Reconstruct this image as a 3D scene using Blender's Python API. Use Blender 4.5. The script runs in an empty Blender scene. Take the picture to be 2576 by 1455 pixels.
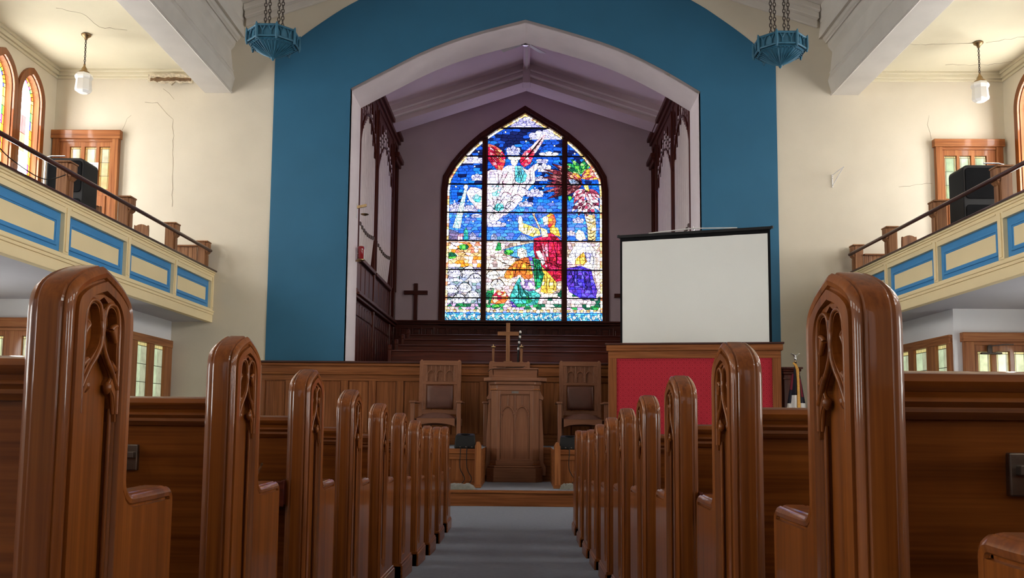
import bpy, bmesh, math, random
from mathutils import Vector, Matrix
from mathutils.geometry import tessellate_polygon, delaunay_2d_cdt

random.seed(11)
SC = bpy.context.scene
COL = SC.collection
R = math.radians

# ------------------------------------------------------------------ camera
CAM = Vector((0.0, 0.0, 1.10))
FPX, PCX, PCY = 2250.0, 1288.0, 866.0          # focal length and optical centre in photo pixels
PITCH, YAW, ROLL = R(5.22435), R(0.80628), R(0.5)
CAM_ROT = Matrix.Rotation(YAW, 3, 'Z') @ Matrix.Rotation(math.pi/2 + PITCH, 3, 'X') @ Matrix.Rotation(ROLL, 3, 'Z')
cam_data = bpy.data.cameras.new('camera')
cam_data.sensor_fit = 'HORIZONTAL'
cam_data.sensor_width = 36.0
cam_data.lens = FPX / 2576.0 * 36.0
cam_data.shift_x = (1288.0 - PCX) / 2576.0
cam_data.shift_y = (PCY - 727.5) / 2576.0
cam_data.clip_start, cam_data.clip_end = 0.05, 200
cam = bpy.data.objects.new('camera', cam_data)
cam.matrix_world = Matrix.Translation(CAM) @ CAM_ROT.to_4x4()
COL.objects.link(cam)
SC.camera = cam

# ------------------------------------------------------------------ world, light, exposure
world = bpy.data.worlds.new('world')
SC.world = world
world.use_nodes = True
world.node_tree.nodes['Background'].inputs[0].default_value = (0.85, 0.92, 1.0, 1)
world.node_tree.nodes['Background'].inputs[1].default_value = 1.0
DAY_SIDE = 18.0       # daylight in the side windows' glass
DAY_REAR = 0.9        # daylight in the rear windows' glass
DAY_CHANCEL = 1.7     # daylight behind the picture window
SC.view_settings.view_transform = 'Standard'
SC.view_settings.look = 'None'
SC.view_settings.gamma = 1.0
SC.view_settings.use_curve_mapping = False
SC.view_settings.exposure = 0.45

# ------------------------------------------------------------------ photo pixel -> place
def ray(px, py):
    return CAM_ROT @ Vector(((px - PCX) / FPX, (PCY - py) / FPX, -1.0))
def onY(px, py, Y):
    d = ray(px, py); return CAM + d * ((Y - CAM.y) / d.y)
def onX(px, py, X):
    d = ray(px, py); return CAM + d * ((X - CAM.x) / d.x)
def onZ(px, py, Z):
    d = ray(px, py); return CAM + d * ((Z - CAM.z) / d.z)

# ------------------------------------------------------------------ materials
def new_mat(name):
    m = bpy.data.materials.new(name); m.use_nodes = True
    nt = m.node_tree
    return m, nt, nt.nodes['Principled BSDF']
def ramp(nt, stops):
    n = nt.nodes.new('ShaderNodeValToRGB')
    e = n.color_ramp.elements
    e[0].position, e[0].color = stops[0][0], (*stops[0][1], 1)
    e[1].position, e[1].color = stops[-1][0], (*stops[-1][1], 1)
    for p, c in stops[1:-1]:
        k = e.new(p); k.color = (*c, 1)
    return n
def coords(nt, scale=(1, 1, 1), kind='Object'):
    tc = nt.nodes.new('ShaderNodeTexCoord')
    mp = nt.nodes.new('ShaderNodeMapping')
    mp.inputs['Scale'].default_value = scale
    nt.links.new(tc.outputs[kind], mp.inputs['Vector'])
    oi = nt.nodes.new('ShaderNodeObjectInfo')
    mul = nt.nodes.new('ShaderNodeMath'); mul.operation = 'MULTIPLY'; mul.inputs[1].default_value = 17.0
    nt.links.new(oi.outputs['Random'], mul.inputs[0])
    nt.links.new(mul.outputs[0], mp.inputs['Location'])
    return mp
def plain(name, col, rough=0.5, metal=0.0, spec=0.5, var=0.06, vscale=6.0, bump=0.0, bscale=60, coat=0.0, sheen=0.0):
    m, nt, b = new_mat(name)
    b.inputs['Roughness'].default_value = rough
    b.inputs['Metallic'].default_value = metal
    b.inputs['Specular IOR Level'].default_value = spec
    b.inputs['Coat Weight'].default_value = coat
    b.inputs['Sheen Weight'].default_value = sheen
    mp = coords(nt)
    nz = nt.nodes.new('ShaderNodeTexNoise'); nz.inputs['Scale'].default_value = vscale; nz.inputs['Detail'].default_value = 5
    nt.links.new(mp.outputs[0], nz.inputs['Vector'])
    lo = tuple(c * (1 - var) for c in col); hi = tuple(min(1, c * (1 + var)) for c in col)
    rp = ramp(nt, [(0.3, lo), (0.7, hi)])
    nt.links.new(nz.outputs['Fac'], rp.inputs['Fac'])
    nt.links.new(rp.outputs[0], b.inputs['Base Color'])
    if bump:
        n2 = nt.nodes.new('ShaderNodeTexNoise'); n2.inputs['Scale'].default_value = bscale; n2.inputs['Detail'].default_value = 4
        nt.links.new(mp.outputs[0], n2.inputs['Vector'])
        bp = nt.nodes.new('ShaderNodeBump'); bp.inputs['Strength'].default_value = bump; bp.inputs['Distance'].default_value = 0.01
        nt.links.new(n2.outputs['Fac'], bp.inputs['Height']); nt.links.new(bp.outputs[0], b.inputs['Normal'])
    return m
def wood(name, dark, mid, light, axis='z', rough=0.32, coat=0.35, grain=1.0):
    m, nt, b = new_mat(name)
    k = {'x': (0.9, 26, 26), 'y': (26, 0.9, 26), 'z': (26, 26, 0.9)}[axis]
    k = tuple(v * grain for v in k)
    mp = coords(nt, k)
    n1 = nt.nodes.new('ShaderNodeTexNoise'); n1.inputs['Scale'].default_value = 1.0; n1.inputs['Detail'].default_value = 6
    n1.inputs['Distortion'].default_value = 0.9
    nt.links.new(mp.outputs[0], n1.inputs['Vector'])
    k2 = tuple(v * (5 if v > 5 else 2) for v in k)
    mp2 = coords(nt, k2)
    n2 = nt.nodes.new('ShaderNodeTexNoise'); n2.inputs['Scale'].default_value = 1.0; n2.inputs['Detail'].default_value = 3
    nt.links.new(mp2.outputs[0], n2.inputs['Vector'])
    mx = nt.nodes.new('ShaderNodeMath'); mx.operation = 'MULTIPLY_ADD'; mx.inputs[1].default_value = 0.35
    nt.links.new(n2.outputs['Fac'], mx.inputs[0])
    sc = nt.nodes.new('ShaderNodeMath'); sc.operation = 'MULTIPLY'; sc.inputs[1].default_value = 0.65
    nt.links.new(n1.outputs['Fac'], sc.inputs[0]); nt.links.new(sc.outputs[0], mx.inputs[2])
    rp = ramp(nt, [(0.34, dark), (0.5, mid), (0.66, light)])
    nt.links.new(mx.outputs[0], rp.inputs['Fac'])
    nt.links.new(rp.outputs[0], b.inputs['Base Color'])
    b.inputs['Roughness'].default_value = rough
    b.inputs['Specular IOR Level'].default_value = 0.15
    b.inputs['Coat Weight'].default_value = coat
    b.inputs['Coat Roughness'].default_value = 0.07
    bp = nt.nodes.new('ShaderNodeBump'); bp.inputs['Strength'].default_value = 0.05; bp.inputs['Distance'].default_value = 0.004
    nt.links.new(mx.outputs[0], bp.inputs['Height']); nt.links.new(bp.outputs[0], b.inputs['Normal'])
    return m
def woods(name, dark, mid, light, **kw):
    return {a: wood(name + '_' + a, dark, mid, light, a, **kw) for a in 'xyz'}
def glow_mat(name, strength, attr=None, col=(1, 1, 1), var=0.25, vscale=9.0):
    """lit window glass: colour comes from the piece, brightness from the daylight behind it"""
    m, nt, b = new_mat(name)
    b.inputs['Base Color'].default_value = (0.02, 0.02, 0.02, 1)
    b.inputs['Roughness'].default_value = 0.15
    if attr:
        at = nt.nodes.new('ShaderNodeAttribute'); at.attribute_name = attr
        src = at.outputs['Color']
    else:
        rgb = nt.nodes.new('ShaderNodeRGB'); rgb.outputs[0].default_value = (*col, 1); src = rgb.outputs[0]
    mp = coords(nt)
    nz = nt.nodes.new('ShaderNodeTexNoise'); nz.inputs['Scale'].default_value = vscale; nz.inputs['Detail'].default_value = 4
    nt.links.new(mp.outputs[0], nz.inputs['Vector'])
    mr = nt.nodes.new('ShaderNodeMapRange')
    mr.inputs['From Min'].default_value = 0.3; mr.inputs['From Max'].default_value = 0.7
    mr.inputs['To Min'].default_value = 1 - var; mr.inputs['To Max'].default_value = 1 + var
    nt.links.new(nz.outputs['Fac'], mr.inputs['Value'])
    mu = nt.nodes.new('ShaderNodeMath'); mu.operation = 'MULTIPLY'; mu.inputs[1].default_value = strength
    nt.links.new(mr.outputs[0], mu.inputs[0])
    nt.links.new(src, b.inputs['Emission Color']); nt.links.new(mu.outputs[0], b.inputs['Emission Strength'])
    return m

OAK = woods('oak', (0.11, 0.028, 0.004), (0.19, 0.051, 0.0075), (0.255, 0.075, 0.012), rough=0.4, coat=0.45)
PANEL = woods('panel_oak', (0.135, 0.040, 0.011), (0.23, 0.075, 0.022), (0.32, 0.118, 0.038), rough=0.5, coat=0.04)
CHAIRW = woods('chair_oak', (0.175, 0.070, 0.036), (0.215, 0.090, 0.048), (0.255, 0.112, 0.062), rough=0.45, coat=0.1, grain=1.8)
MAHOG = woods('mahogany', (0.045, 0.008, 0.005), (0.085, 0.016, 0.009), (0.12, 0.027, 0.014), rough=0.42, coat=0.12)
GLOSSY = woods('glossy_mahogany', (0.045, 0.008, 0.005), (0.085, 0.016, 0.009), (0.12, 0.027, 0.014), rough=0.3, coat=0.9)
TRIMW = woods('trim_oak', (0.16, 0.052, 0.016), (0.30, 0.105, 0.034), (0.40, 0.165, 0.058), rough=0.36, coat=0.2)
POSTW = woods('post_oak', (0.15, 0.062, 0.026), (0.27, 0.122, 0.055), (0.38, 0.19, 0.092), rough=0.5, coat=0.05)
DARKRAIL = woods('dark_rail', (0.03, 0.012, 0.010), (0.06, 0.022, 0.017), (0.10, 0.035, 0.026), rough=0.3, coat=0.3)

M_CREAM = plain('cream_plaster', (0.655, 0.592, 0.475), 0.85, spec=0.2, var=0.04, vscale=1.3, bump=0.10, bscale=35)
M_CEIL = plain('ceiling_plaster', (0.66, 0.60, 0.44), 0.9, spec=0.15, var=0.06, vscale=0.9, bump=0.10, bscale=25)
M_MOULD = plain('white_moulding', (0.64, 0.595, 0.535), 0.8, spec=0.2, var=0.05, vscale=2.0, bump=0.08, bscale=30)
M_BLUE = plain('blue_wall_paint', (0.026, 0.130, 0.235), 0.6, spec=0.3, var=0.05, vscale=1.2, bump=0.05, bscale=40)
M_REVEAL = plain('lilac_white_plaster', (0.86, 0.77, 0.78), 0.8, spec=0.2, var=0.05, vscale=1.5, bump=0.06, bscale=30)
M_CHANCEL = plain('chancel_plaster', (0.70, 0.565, 0.595), 0.85, spec=0.2, var=0.05, vscale=1.2, bump=0.06, bscale=30)
M_CHCEIL = plain('chancel_ceiling', (0.92, 0.76, 0.85), 0.85, spec=0.2, var=0.03, vscale=1.2)
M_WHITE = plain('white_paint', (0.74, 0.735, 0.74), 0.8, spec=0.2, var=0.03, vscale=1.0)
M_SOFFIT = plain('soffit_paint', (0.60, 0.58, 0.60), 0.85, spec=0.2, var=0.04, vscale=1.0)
M_YELLOW = plain('cream_yellow_paint', (0.90, 0.735, 0.43), 0.55, spec=0.3, var=0.03, vscale=2.0)
M_BALBLUE = plain('bright_blue_paint', (0.065, 0.275, 0.57), 0.5, spec=0.3, var=0.03)
M_LANTERN = plain('lantern_blue', (0.028, 0.125, 0.20), 0.5, spec=0.4, var=0.12, vscale=14)
M_CARPET = plain('blue_grey_carpet', (0.135, 0.155, 0.225), 0.95, spec=0.05, var=0.16, vscale=26, bump=0.5, bscale=260, sheen=0.3)
M_BLACK = plain('black_plastic', (0.010, 0.010, 0.011), 0.5, spec=0.25, var=0.1)
M_BLACKCLOTH = plain('black_cloth', (0.006, 0.006, 0.007), 0.85, spec=0.1, var=0.15, bump=0.2, bscale=300)
M_CHROME = plain('chrome', (0.75, 0.75, 0.76), 0.18, metal=1.0, var=0.02)
M_STEEL = plain('dull_steel', (0.22, 0.19, 0.17), 0.35, metal=1.0, var=0.15, vscale=30)
M_BRASS = plain('aged_brass', (0.30, 0.20, 0.10), 0.38, metal=1.0, var=0.2, vscale=30)
M_IRON = plain('dark_iron', (0.07, 0.055, 0.045), 0.5, metal=0.6, var=0.1)
M_LEATHER = plain('brown_leather', (0.105, 0.036, 0.022), 0.42, spec=0.5, var=0.12, vscale=12, bump=0.15, bscale=160)
M_OPAL = plain('opal_glass', (0.86, 0.85, 0.82), 0.2, spec=0.5, var=0.02, coat=0.4)
M_SCREEN = plain('screen_fabric', (0.74, 0.75, 0.72), 0.9, spec=0.1, var=0.012, vscale=2.0)
M_PAPER = plain('paper', (0.85, 0.84, 0.80), 0.8, var=0.02)
M_INK = plain('ink', (0.05, 0.05, 0.06), 0.8)
M_LEAD = plain('lead_came', (0.008, 0.008, 0.010), 0.6, var=0.1)
M_CRACK = plain('crack_shadow', (0.30, 0.25, 0.18), 0.95, spec=0.05)  # shade inside the plaster cracks, put into a flat brown colour
M_LATH = plain('bare_lath', (0.20, 0.12, 0.06), 0.9, var=0.4, vscale=20, bump=0.3)
M_BROKEN = plain('broken_plaster', (0.62, 0.54, 0.40), 0.95, var=0.3, vscale=22, bump=0.8, bscale=40)
M_PIPE = plain('organ_pipe_paint', (0.78, 0.68, 0.65), 0.45, var=0.04)
M_PIPEDK = plain('pipe_mouth_dark', (0.10, 0.065, 0.04), 0.6)
M_REDGLASS = plain('red_glass', (0.30, 0.01, 0.015), 0.12, spec=0.6, coat=0.5)
M_GOLD = plain('gold_fringe', (0.72, 0.36, 0.06), 0.5, var=0.15, vscale=40)
M_NAVY = plain('navy_cloth', (0.014, 0.014, 0.028), 0.85)
M_FLAGWHITE = plain('white_cloth', (0.78, 0.76, 0.74), 0.85, var=0.03)
M_FLAGRED = plain('dark_red_cloth', (0.20, 0.012, 0.03), 0.85)
M_KHAKI = plain('grey_green_cloth', (0.16, 0.155, 0.13), 0.95, var=0.2, vscale=30, bump=0.5, bscale=90, sheen=0.3)
M_WHITEMETAL = plain('white_metal', (0.78, 0.76, 0.74), 0.45)

# ------------------------------------------------------------------ mesh building
def offs(o):
    v = Vector((0, 0, 0))
    while o is not None:
        v += o.location; o = o.parent
    return v
class MB:
    def __init__(s):
        s.v, s.f = [], []
    def add(s, vs, fs):
        n = len(s.v); s.v += [Vector(p) for p in vs]; s.f += [[n + i for i in f] for f in fs]; return s
    def box(s, x0, x1, y0, y1, z0, z1):
        return s.hexa([(x0, y0, z0), (x1, y0, z0), (x1, y1, z0), (x0, y1, z0), (x0, y0, z1), (x1, y0, z1), (x1, y1, z1), (x0, y1, z1)])
    def hexa(s, p):
        return s.add(p, [(0, 3, 2, 1), (4, 5, 6, 7), (0, 1, 5, 4), (1, 2, 6, 5), (2, 3, 7, 6), (3, 0, 4, 7)])
    def prism(s, loop, vec):
        n = len(loop); vec = Vector(vec)
        a = [Vector(p) for p in loop]
        return s.add(a + [p + vec for p in a], [list(range(n))[::-1], list(range(n, 2 * n))] + [[i, (i + 1) % n, n + (i + 1) % n, n + i] for i in range(n)])
    def loft(s, loops, closed=True, cap0=False, cap1=False, wrap=False):
        n = len(loops[0]); vs = [p for l in loops for p in l]; fs = []
        m = len(loops)
        for k in range(m if wrap else m - 1):
            k2 = (k + 1) % m
            for i in range(n if closed else n - 1):
                j = (i + 1) % n
                fs.append([k * n + i, k * n + j, k2 * n + j, k2 * n + i])
        if cap0: fs.append(list(range(n))[::-1])
        if cap1: fs.append([(m - 1) * n + i for i in range(n)])
        return s.add(vs, fs)
    def tube(s, pts, r, n=8, cap=True, closed=False):
        pts = [Vector(p) for p in pts]; m = len(pts)
        rs = r if isinstance(r, (list, tuple)) else [r] * m
        loops = []; prev = None
        for i, p in enumerate(pts):
            if closed: t = pts[(i + 1) % m] - pts[i - 1]
            else: t = pts[min(i + 1, m - 1)] - pts[max(i - 1, 0)]
            t.normalize()
            if prev is None:
                a = Vector((0, 0, 1)) if abs(t.z) < 0.9 else Vector((1, 0, 0))
                u = t.cross(a).normalized()
            else:
                u = (prev - t * prev.dot(t)).normalized()
            prev = u; w = t.cross(u)
            loops.append([p + (u * math.cos(2 * math.pi * k / n) + w * math.sin(2 * math.pi * k / n)) * rs[i] for k in range(n)])
        return s.loft(loops, True, cap and not closed, cap and not closed, wrap=closed)
    def lathe(s, c, prof, n=16, rot=0.0, cap=True):
        c = Vector(c)
        loops = [[c + Vector((r * math.cos(rot + 2 * math.pi * k / n), r * math.sin(rot + 2 * math.pi * k / n), z)) for k in range(n)] for r, z in prof]
        return s.loft(loops, True, cap, cap)
    def plate(s, outer, holes, fn, t0, t1):
        """flat plate with holes: 2D loops, fn(a, b, t) -> place"""
        loops = [outer] + list(holes)
        flat = [p for l in loops for p in l]
        tris = tessellate_polygon([[Vector((p[0], p[1], 0)) for p in l] for l in loops])
        N = len(flat)
        vs = [fn(p[0], p[1], t0) for p in flat] + [fn(p[0], p[1], t1) for p in flat]
        fs = [list(t) for t in tris] + [[N + t[0], N + t[2], N + t[1]] for t in tris]
        o = 0
        for l in loops:
            k = len(l)
            for i in range(k):
                j = (i + 1) % k
                fs.append([o + i, o + j, N + o + j, N + o + i])
            o += k
        return s.add(vs, fs)
    def build(s, name, mat, parent=None, smooth=0, bevel=0, kind=None, label=None, local=False, seg=2, normals=True):
        o0 = Vector((0, 0, 0)) if (local or parent is None) else offs(parent)
        me = bpy.data.meshes.new(name)
        me.from_pydata([tuple(p - o0) for p in s.v], [], s.f)
        if normals:
            bm = bmesh.new(); bm.from_mesh(me)
            bmesh.ops.remove_doubles(bm, verts=bm.verts, dist=1e-5)
            bmesh.ops.recalc_face_normals(bm, faces=bm.faces)
            bm.to_mesh(me); bm.free()
        if smooth:
            me.polygons.foreach_set('use_smooth', [True] * len(me.polygons))
            me.set_sharp_from_angle(angle=R(smooth))
        me.materials.append(mat)
        o = bpy.data.objects.new(name, me)
        COL.objects.link(o)
        if parent is not None: o.parent = parent
        if bevel:
            b = o.modifiers.new('bevel', 'BEVEL'); b.width = bevel; b.segments = seg; b.limit_method = 'ANGLE'; b.angle_limit = R(40)
        if kind: o['kind'] = kind
        if label: o['label'] = label
        return o
def tag(o, label, cat, group=None):
    o['label'] = label; o['category'] = cat
    if group: o['group'] = group
    return o
def thing(name, label, cat, loc=(0, 0, 0), group=None):
    o = bpy.data.objects.new(name, None); o.empty_display_size = 0.1
    COL.objects.link(o); o.location = loc
    return tag(o, label, cat, group)
def struct_root(name, loc=(0, 0, 0)):
    o = bpy.data.objects.new(name, None); o.empty_display_size = 0.1
    COL.objects.link(o); o.location = loc; o['kind'] = 'structure'
    return o
def copy_tree(o, parent=None):
    c = o.copy(); COL.objects.link(c)
    if parent is not None: c.parent = parent
    for ch in list(o.children): copy_tree(ch, c)
    return c
def box(name, mat, parent, *d, bevel=0.0, **kw):
    return MB().box(*d).build(name, mat, parent, bevel=bevel, **kw)
def spline(pts, n=6, closed=False):
    """Catmull-Rom through 2D points"""
    P = [Vector(p) for p in pts]; m = len(P); out = []
    rng = range(m) if closed else range(m - 1)
    for i in rng:
        if closed: a, b, c, d = P[i - 1], P[i], P[(i + 1) % m], P[(i + 2) % m]
        else: a, b, c, d = P[max(i - 1, 0)], P[i], P[i + 1], P[min(i + 2, m - 1)]
        for k in range(n):
            t = k / n
            out.append(0.5 * ((2 * b) + (c - a) * t + (2 * a - 5 * b + 4 * c - d) * t * t + (3 * b - a - 3 * c + d) * t ** 3))
    if not closed: out.append(P[-1])
    return [tuple(p) for p in out]
def inset(loop, d):
    """offset a counter-clockwise or clockwise 2D loop inwards by d"""
    P = [Vector((p[0], p[1])) for p in loop]; n = len(P)
    area = sum(P[i].x * P[(i + 1) % n].y - P[(i + 1) % n].x * P[i].y for i in range(n))
    sg = 1 if area > 0 else -1
    out = []
    for i in range(n):
        e1 = (P[i] - P[i - 1]); e2 = (P[(i + 1) % n] - P[i])
        if e1.length < 1e-9: e1 = e2
        if e2.length < 1e-9: e2 = e1
        e1.normalize(); e2.normalize()
        n1 = Vector((-e1.y, e1.x)) * sg; n2 = Vector((-e2.y, e2.x)) * sg
        b = n1 + n2
        if b.length < 1e-6: b = n1.copy()
        b.normalize()
        c = max(0.45, b.dot(n1))
        q = P[i] + b * (d / c)
        out.append((q.x, q.y))
    return out

# ================================================================== THE SETTING
YW = 15.8                                   # plane of the front wall
XL = onY(143, 210, YW).x
XR = onY(2523, 230, YW).x
FLAT = 7.9                                  # the floor falls towards the front and is level from here on
def floor_z(y): return max(0.0, 0.05 * (FLAT - y))
Y_REAR = -8.0
ZC = onY(145, 178, YW).z                    # side aisle ceiling
Z_TOP = 11.2

# floor
m = MB()
ys = [Y_REAR - 0.2, FLAT, YW + 0.4]
for a, b in ((0, 1), (1, 2)):
    za, zb = floor_z(ys[a]), floor_z(ys[b])
    m.hexa([(XL - 0.3, ys[a], za - 0.3), (XR + 0.3, ys[a], za - 0.3), (XR + 0.3, ys[b], zb - 0.3), (XL - 0.3, ys[b], zb - 0.3),
            (XL - 0.3, ys[a], za), (XR + 0.3, ys[a], za), (XR + 0.3, ys[b], zb), (XL - 0.3, ys[b], zb)])
m.build('floor', M_CARPET, kind='structure')

# front wall with the chancel arch
def px_path(pts, Y): return [(onY(x, y, Y).x, onY(x, y, Y).z) for x, y in pts]
arch_l = spline(px_path([(882.6, 223), (969.5, 178), (1079, 124), (1188.5, 85), (1322, 50)], YW), 5)
arch_r = spline(px_path([(1322, 50), (1446, 85), (1556, 122), (1664, 174), (1761, 231)], YW), 5)
XJL, XJR = arch_l[0][0], arch_r[-1][0]
arch = arch_l + arch_r[1:]
opening = [(XJL, -0.1)] + arch + [(XJR, -0.1)]
MB().prism([(x, YW, z) for x, z in [(XL - 0.3, -0.1), (XL - 0.3, Z_TOP), (XR + 0.3, Z_TOP), (XR + 0.3, -0.1)] + opening[::-1]], (0, 0.12, 0)).build('wall_front', M_CREAM, kind='structure')
outer_l = spline(px_path([(693, 150), (755, 97), (830, 44), (905, 0), (1050, -66), (1188, -110), (1322, -145)], YW), 4)
outer_r = spline(px_path([(1322, -145), (1456, -110), (1594, -66), (1735, 0), (1812, 48), (1890, 106), (1951, 165)], YW), 4)
outer = [(onY(681, 500, YW).x, 0.0)] + [(onY(681, 500, YW).x, outer_l[0][1])] + outer_l[1:] + outer_r[1:-1] + [(onY(1957, 500, YW).x, outer_r[-1][1])] + [(onY(1957, 500, YW).x, 0.0)]
MB().prism([(x, YW - 0.018, z) for x, z in outer + opening[::-1]], (0, 0.02, 0)).build('wall_blue_surround', M_BLUE, kind='structure')
YB1 = onX(908, 268, XJL).y                  # inner face of the thick arch
def shift_path(path, d):
    out = []
    for i, p in enumerate(path):
        a = Vector(path[max(i - 1, 0)]); b = Vector(path[min(i + 1, len(path) - 1)])
        t = (b - a).normalized(); nrm = Vector((-t.y, t.x))
        out.append((p[0] + nrm.x * d, p[1] + nrm.y * d))
    return out
big = shift_path(opening, 0.12)
MB().prism([(x, YW - 0.008, z) for x, z in opening + big[::-1]], (0, YB1 - YW + 0.008, 0)).build('wall_arch_reveal', M_REVEAL, kind='structure')

# chancel behind the arch
XCL, XCR = XJL - 0.30, XJR + 0.30
YBK = 22.4
YBM = 20.6                                  # front face of the beam before the picture window
rid = onY(1322, 157, YBM).z; eave = onY(985, 265, YBM)
SLOPE = (rid - eave.z) / (0 - eave.x)
def ch_ceil(x): return rid - SLOPE * abs(x)
for nm, xa, xb in (('wall_chancel_left', XCL - 0.2, XCL), ('wall_chancel_right', XCR, XCR + 0.2)):
    box(nm, M_CHANCEL, None, xa, xb, YW + 0.12, YBK + 0.2, -0.1, 9.4, kind='structure')
m = MB()
for sx in (-1, 1):
    xe = XCL - 0.1 if sx < 0 else XCR + 0.1
    m.hexa([(0, YW + 0.12, rid), (xe, YW + 0.12, ch_ceil(xe)), (xe, YBK + .1, ch_ceil(xe)), (0, YBK + .1, rid),
            (0, YW + 0.12, rid + .15), (xe, YW + 0.12, ch_ceil(xe) + .15), (xe, YBK + .1, ch_ceil(xe) + .15), (0, YBK + .1, rid + .15)])
m.build('ceiling_chancel', M_CHCEIL, kind='structure')
# transverse moulded beam and ridge moulding
def gable_bar(dz0, dz1, y0, y1, name, mat, parent=None):
    mm = MB()
    for xe in (XCL + 0.02, XCR - 0.02):
        mm.hexa([(0, y0, rid + dz0), (xe, y0, ch_ceil(xe) + dz0), (xe, y1, ch_ceil(xe) + dz0), (0, y1, rid + dz0),
                 (0, y0, rid + dz1), (xe, y0, ch_ceil(xe) + dz1), (xe, y1, ch_ceil(xe) + dz1), (0, y1, rid + dz1)])
    return mm.build(name, mat, parent, **({} if parent else {'kind': 'structure'}))
tb = struct_root('trim_1', (0, YBM, rid))
gable_bar(-0.16, 0.02, YBM, YBM + 0.5, 'beam_face', M_CHANCEL, tb)
gable_bar(-0.20, -0.155, YBM - 0.05, YBM + 0.5, 'beam_bead', M_REVEAL, tb)
gable_bar(-0.29, -0.20, YBM - 0.02, YBM + 0.6, 'beam_band', M_CHANCEL, tb)
gable_bar(-0.33, -0.29, YBM - 0.06, YBM + 0.6, 'beam_bead', M_REVEAL, tb)
gable_bar(-0.45, -0.33, YBM + 0.04, YBM + 0.66, 'beam_base', M_CHANCEL, tb)
rb = struct_root('trim_2', (0, YW + 0.5, rid))
box('ridge_beam', M_CHCEIL, rb, -0.075, 0.075, YW + 0.2, YBM + 0.05, rid - 0.16, rid + 0.02)
box('ridge_bead', M_REVEAL, rb, -0.03, 0.03, YW + 0.2, YBM + 0.04, rid - 0.20, rid - 0.155)
box('ridge_drop', M_CHANCEL, rb, -0.09, 0.09, YBM - 0.07, YBM + 0.3, rid - 0.52, rid - 0.1, bevel=0.02)
for sx, xe in ((-1, XCL), (1, XCR)):
    ze = ch_ceil(xe)
    q = struct_root('trim_3' if sx < 0 else 'trim_4', (xe, YW + 1, ze))
    MB().prism([(xe, YW + .15, ze - 0.42), (xe - sx * .10, YW + .15, ze - .36), (xe - sx * .22, YW + .15, ze - .12), (xe - sx * .26, YW + .15, ze + .12), (xe, YW + .15, ze + 0.1)], (0, YBM - YW - 0.15, 0)).build('eaves_cove', M_CHCEIL, q)

# nave vault: two slopes rising from the side beams
def beam_profile():
    pts = [(515, 234), (581, 234), (591, 198), (586, 180), (581.5, 127), (591, 115.5), (594, 104), (603, 99), (607, 92), (615.5, 95), (613, 58), (618, 40), (622, 24)]
    return px_path(pts, YW)
BP = beam_profile()
BX_IN, BZ_IN = BP[-1]
NV = 0.345
ZR = BZ_IN + NV * abs(BX_IN)
for sx in (-1, 1):
    prof = [(x if sx < 0 else -x + 0.13, z) for x, z in BP]
    xo, xi = prof[0][0], prof[-1][0]
    loop = prof + [(xi + sx * 0.05, BZ_IN + 0.5), (xo, BZ_IN + 0.5)]
    b = struct_root('trim_5' if sx < 0 else 'trim_6', (xi, YW, BZ_IN))
    MB().prism([(x, Y_REAR, z) for x, z in loop], (0, YW - Y_REAR + 0.05, 0)).build('nave_beam', M_MOULD, b, bevel=0.008)
    # raised beads running along the beam
    for k, (dx, r) in enumerate(((0.01, 0.022), (0.0, 0.016), (0.02, 0.018))):
        p = prof[(1, 3, 6)[k]]
        MB().tube([(p[0] - sx * dx, Y_REAR, p[1] + 0.01), (p[0] - sx * dx, YW, p[1] + 0.01)], r, 8).build('bead', M_MOULD, b, smooth=60)
    # cornice on the front wall under the nave vault
    c = struct_root('trim_7' if sx < 0 else 'trim_8', (xi, YW, BZ_IN))
    for d0, d1, dep in ((-0.34, -0.20, 0.06), (-0.21, -0.10, 0.16), (-0.11, 0.0, 0.24)):
        MB().hexa([(xi, YW - dep, BZ_IN + d0), (0, YW - dep, ZR + d0), (0, YW, ZR + d0), (xi, YW, BZ_IN + d0),
                   (xi, YW - dep, BZ_IN + d1), (0, YW - dep, ZR + d1), (0, YW, ZR + d1), (xi, YW, BZ_IN + d1)]).build('cornice_band', M_MOULD, c, bevel=0.015)
    MB().hexa([(xi + sx * .1, Y_REAR, BZ_IN - NV * .1), (0, Y_REAR, ZR), (0, YW + .1, ZR), (xi + sx * .1, YW + .1, BZ_IN - NV * .1),
               (xi + sx * .1, Y_REAR, BZ_IN + .1), (0, Y_REAR, ZR + .15), (0, YW + .1, ZR + .15), (xi + sx * .1, YW + .1, BZ_IN + .1)]).build('ceiling_nave_left' if sx < 0 else 'ceiling_nave_right', M_MOULD, kind='structure')
    # side aisle ceiling and its cornice
    xw = XL if sx < 0 else XR
    x0, x1 = sorted((xw + sx * 0.25, xo - sx * 0.1))
    ce = box('ceiling_left' if sx < 0 else 'ceiling_right', M_CEIL, None, x0, x1, Y_REAR, YW + 0.1, ZC, ZC + 0.15, kind='structure')
    t = struct_root('trim_9' if sx < 0 else 'trim_10', (xw, YW, ZC))
    def corn(x0, x1, y0, y1, ax):
        for d0, dep in ((0.16, 0.03), (0.115, 0.075), (0.05, 0.11)):
            a = [x0, x1, y0, y1]
            if ax == 'y': MB().box(x0, x1, YW - dep, YW + 0.02, ZC - d0, ZC + 0.01).build('cornice', M_CEIL, t, bevel=0.012)
            else: MB().box(*sorted((xw + sx * .02, xw - sx * dep)), y0, y1, ZC - d0, ZC + 0.01).build('cornice', M_CEIL, t, bevel=0.012)
    corn(min(xw, xo), max(xw, xo), 0, 0, 'y')
    corn(0, 0, Y_REAR, YW, 'x')

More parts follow.
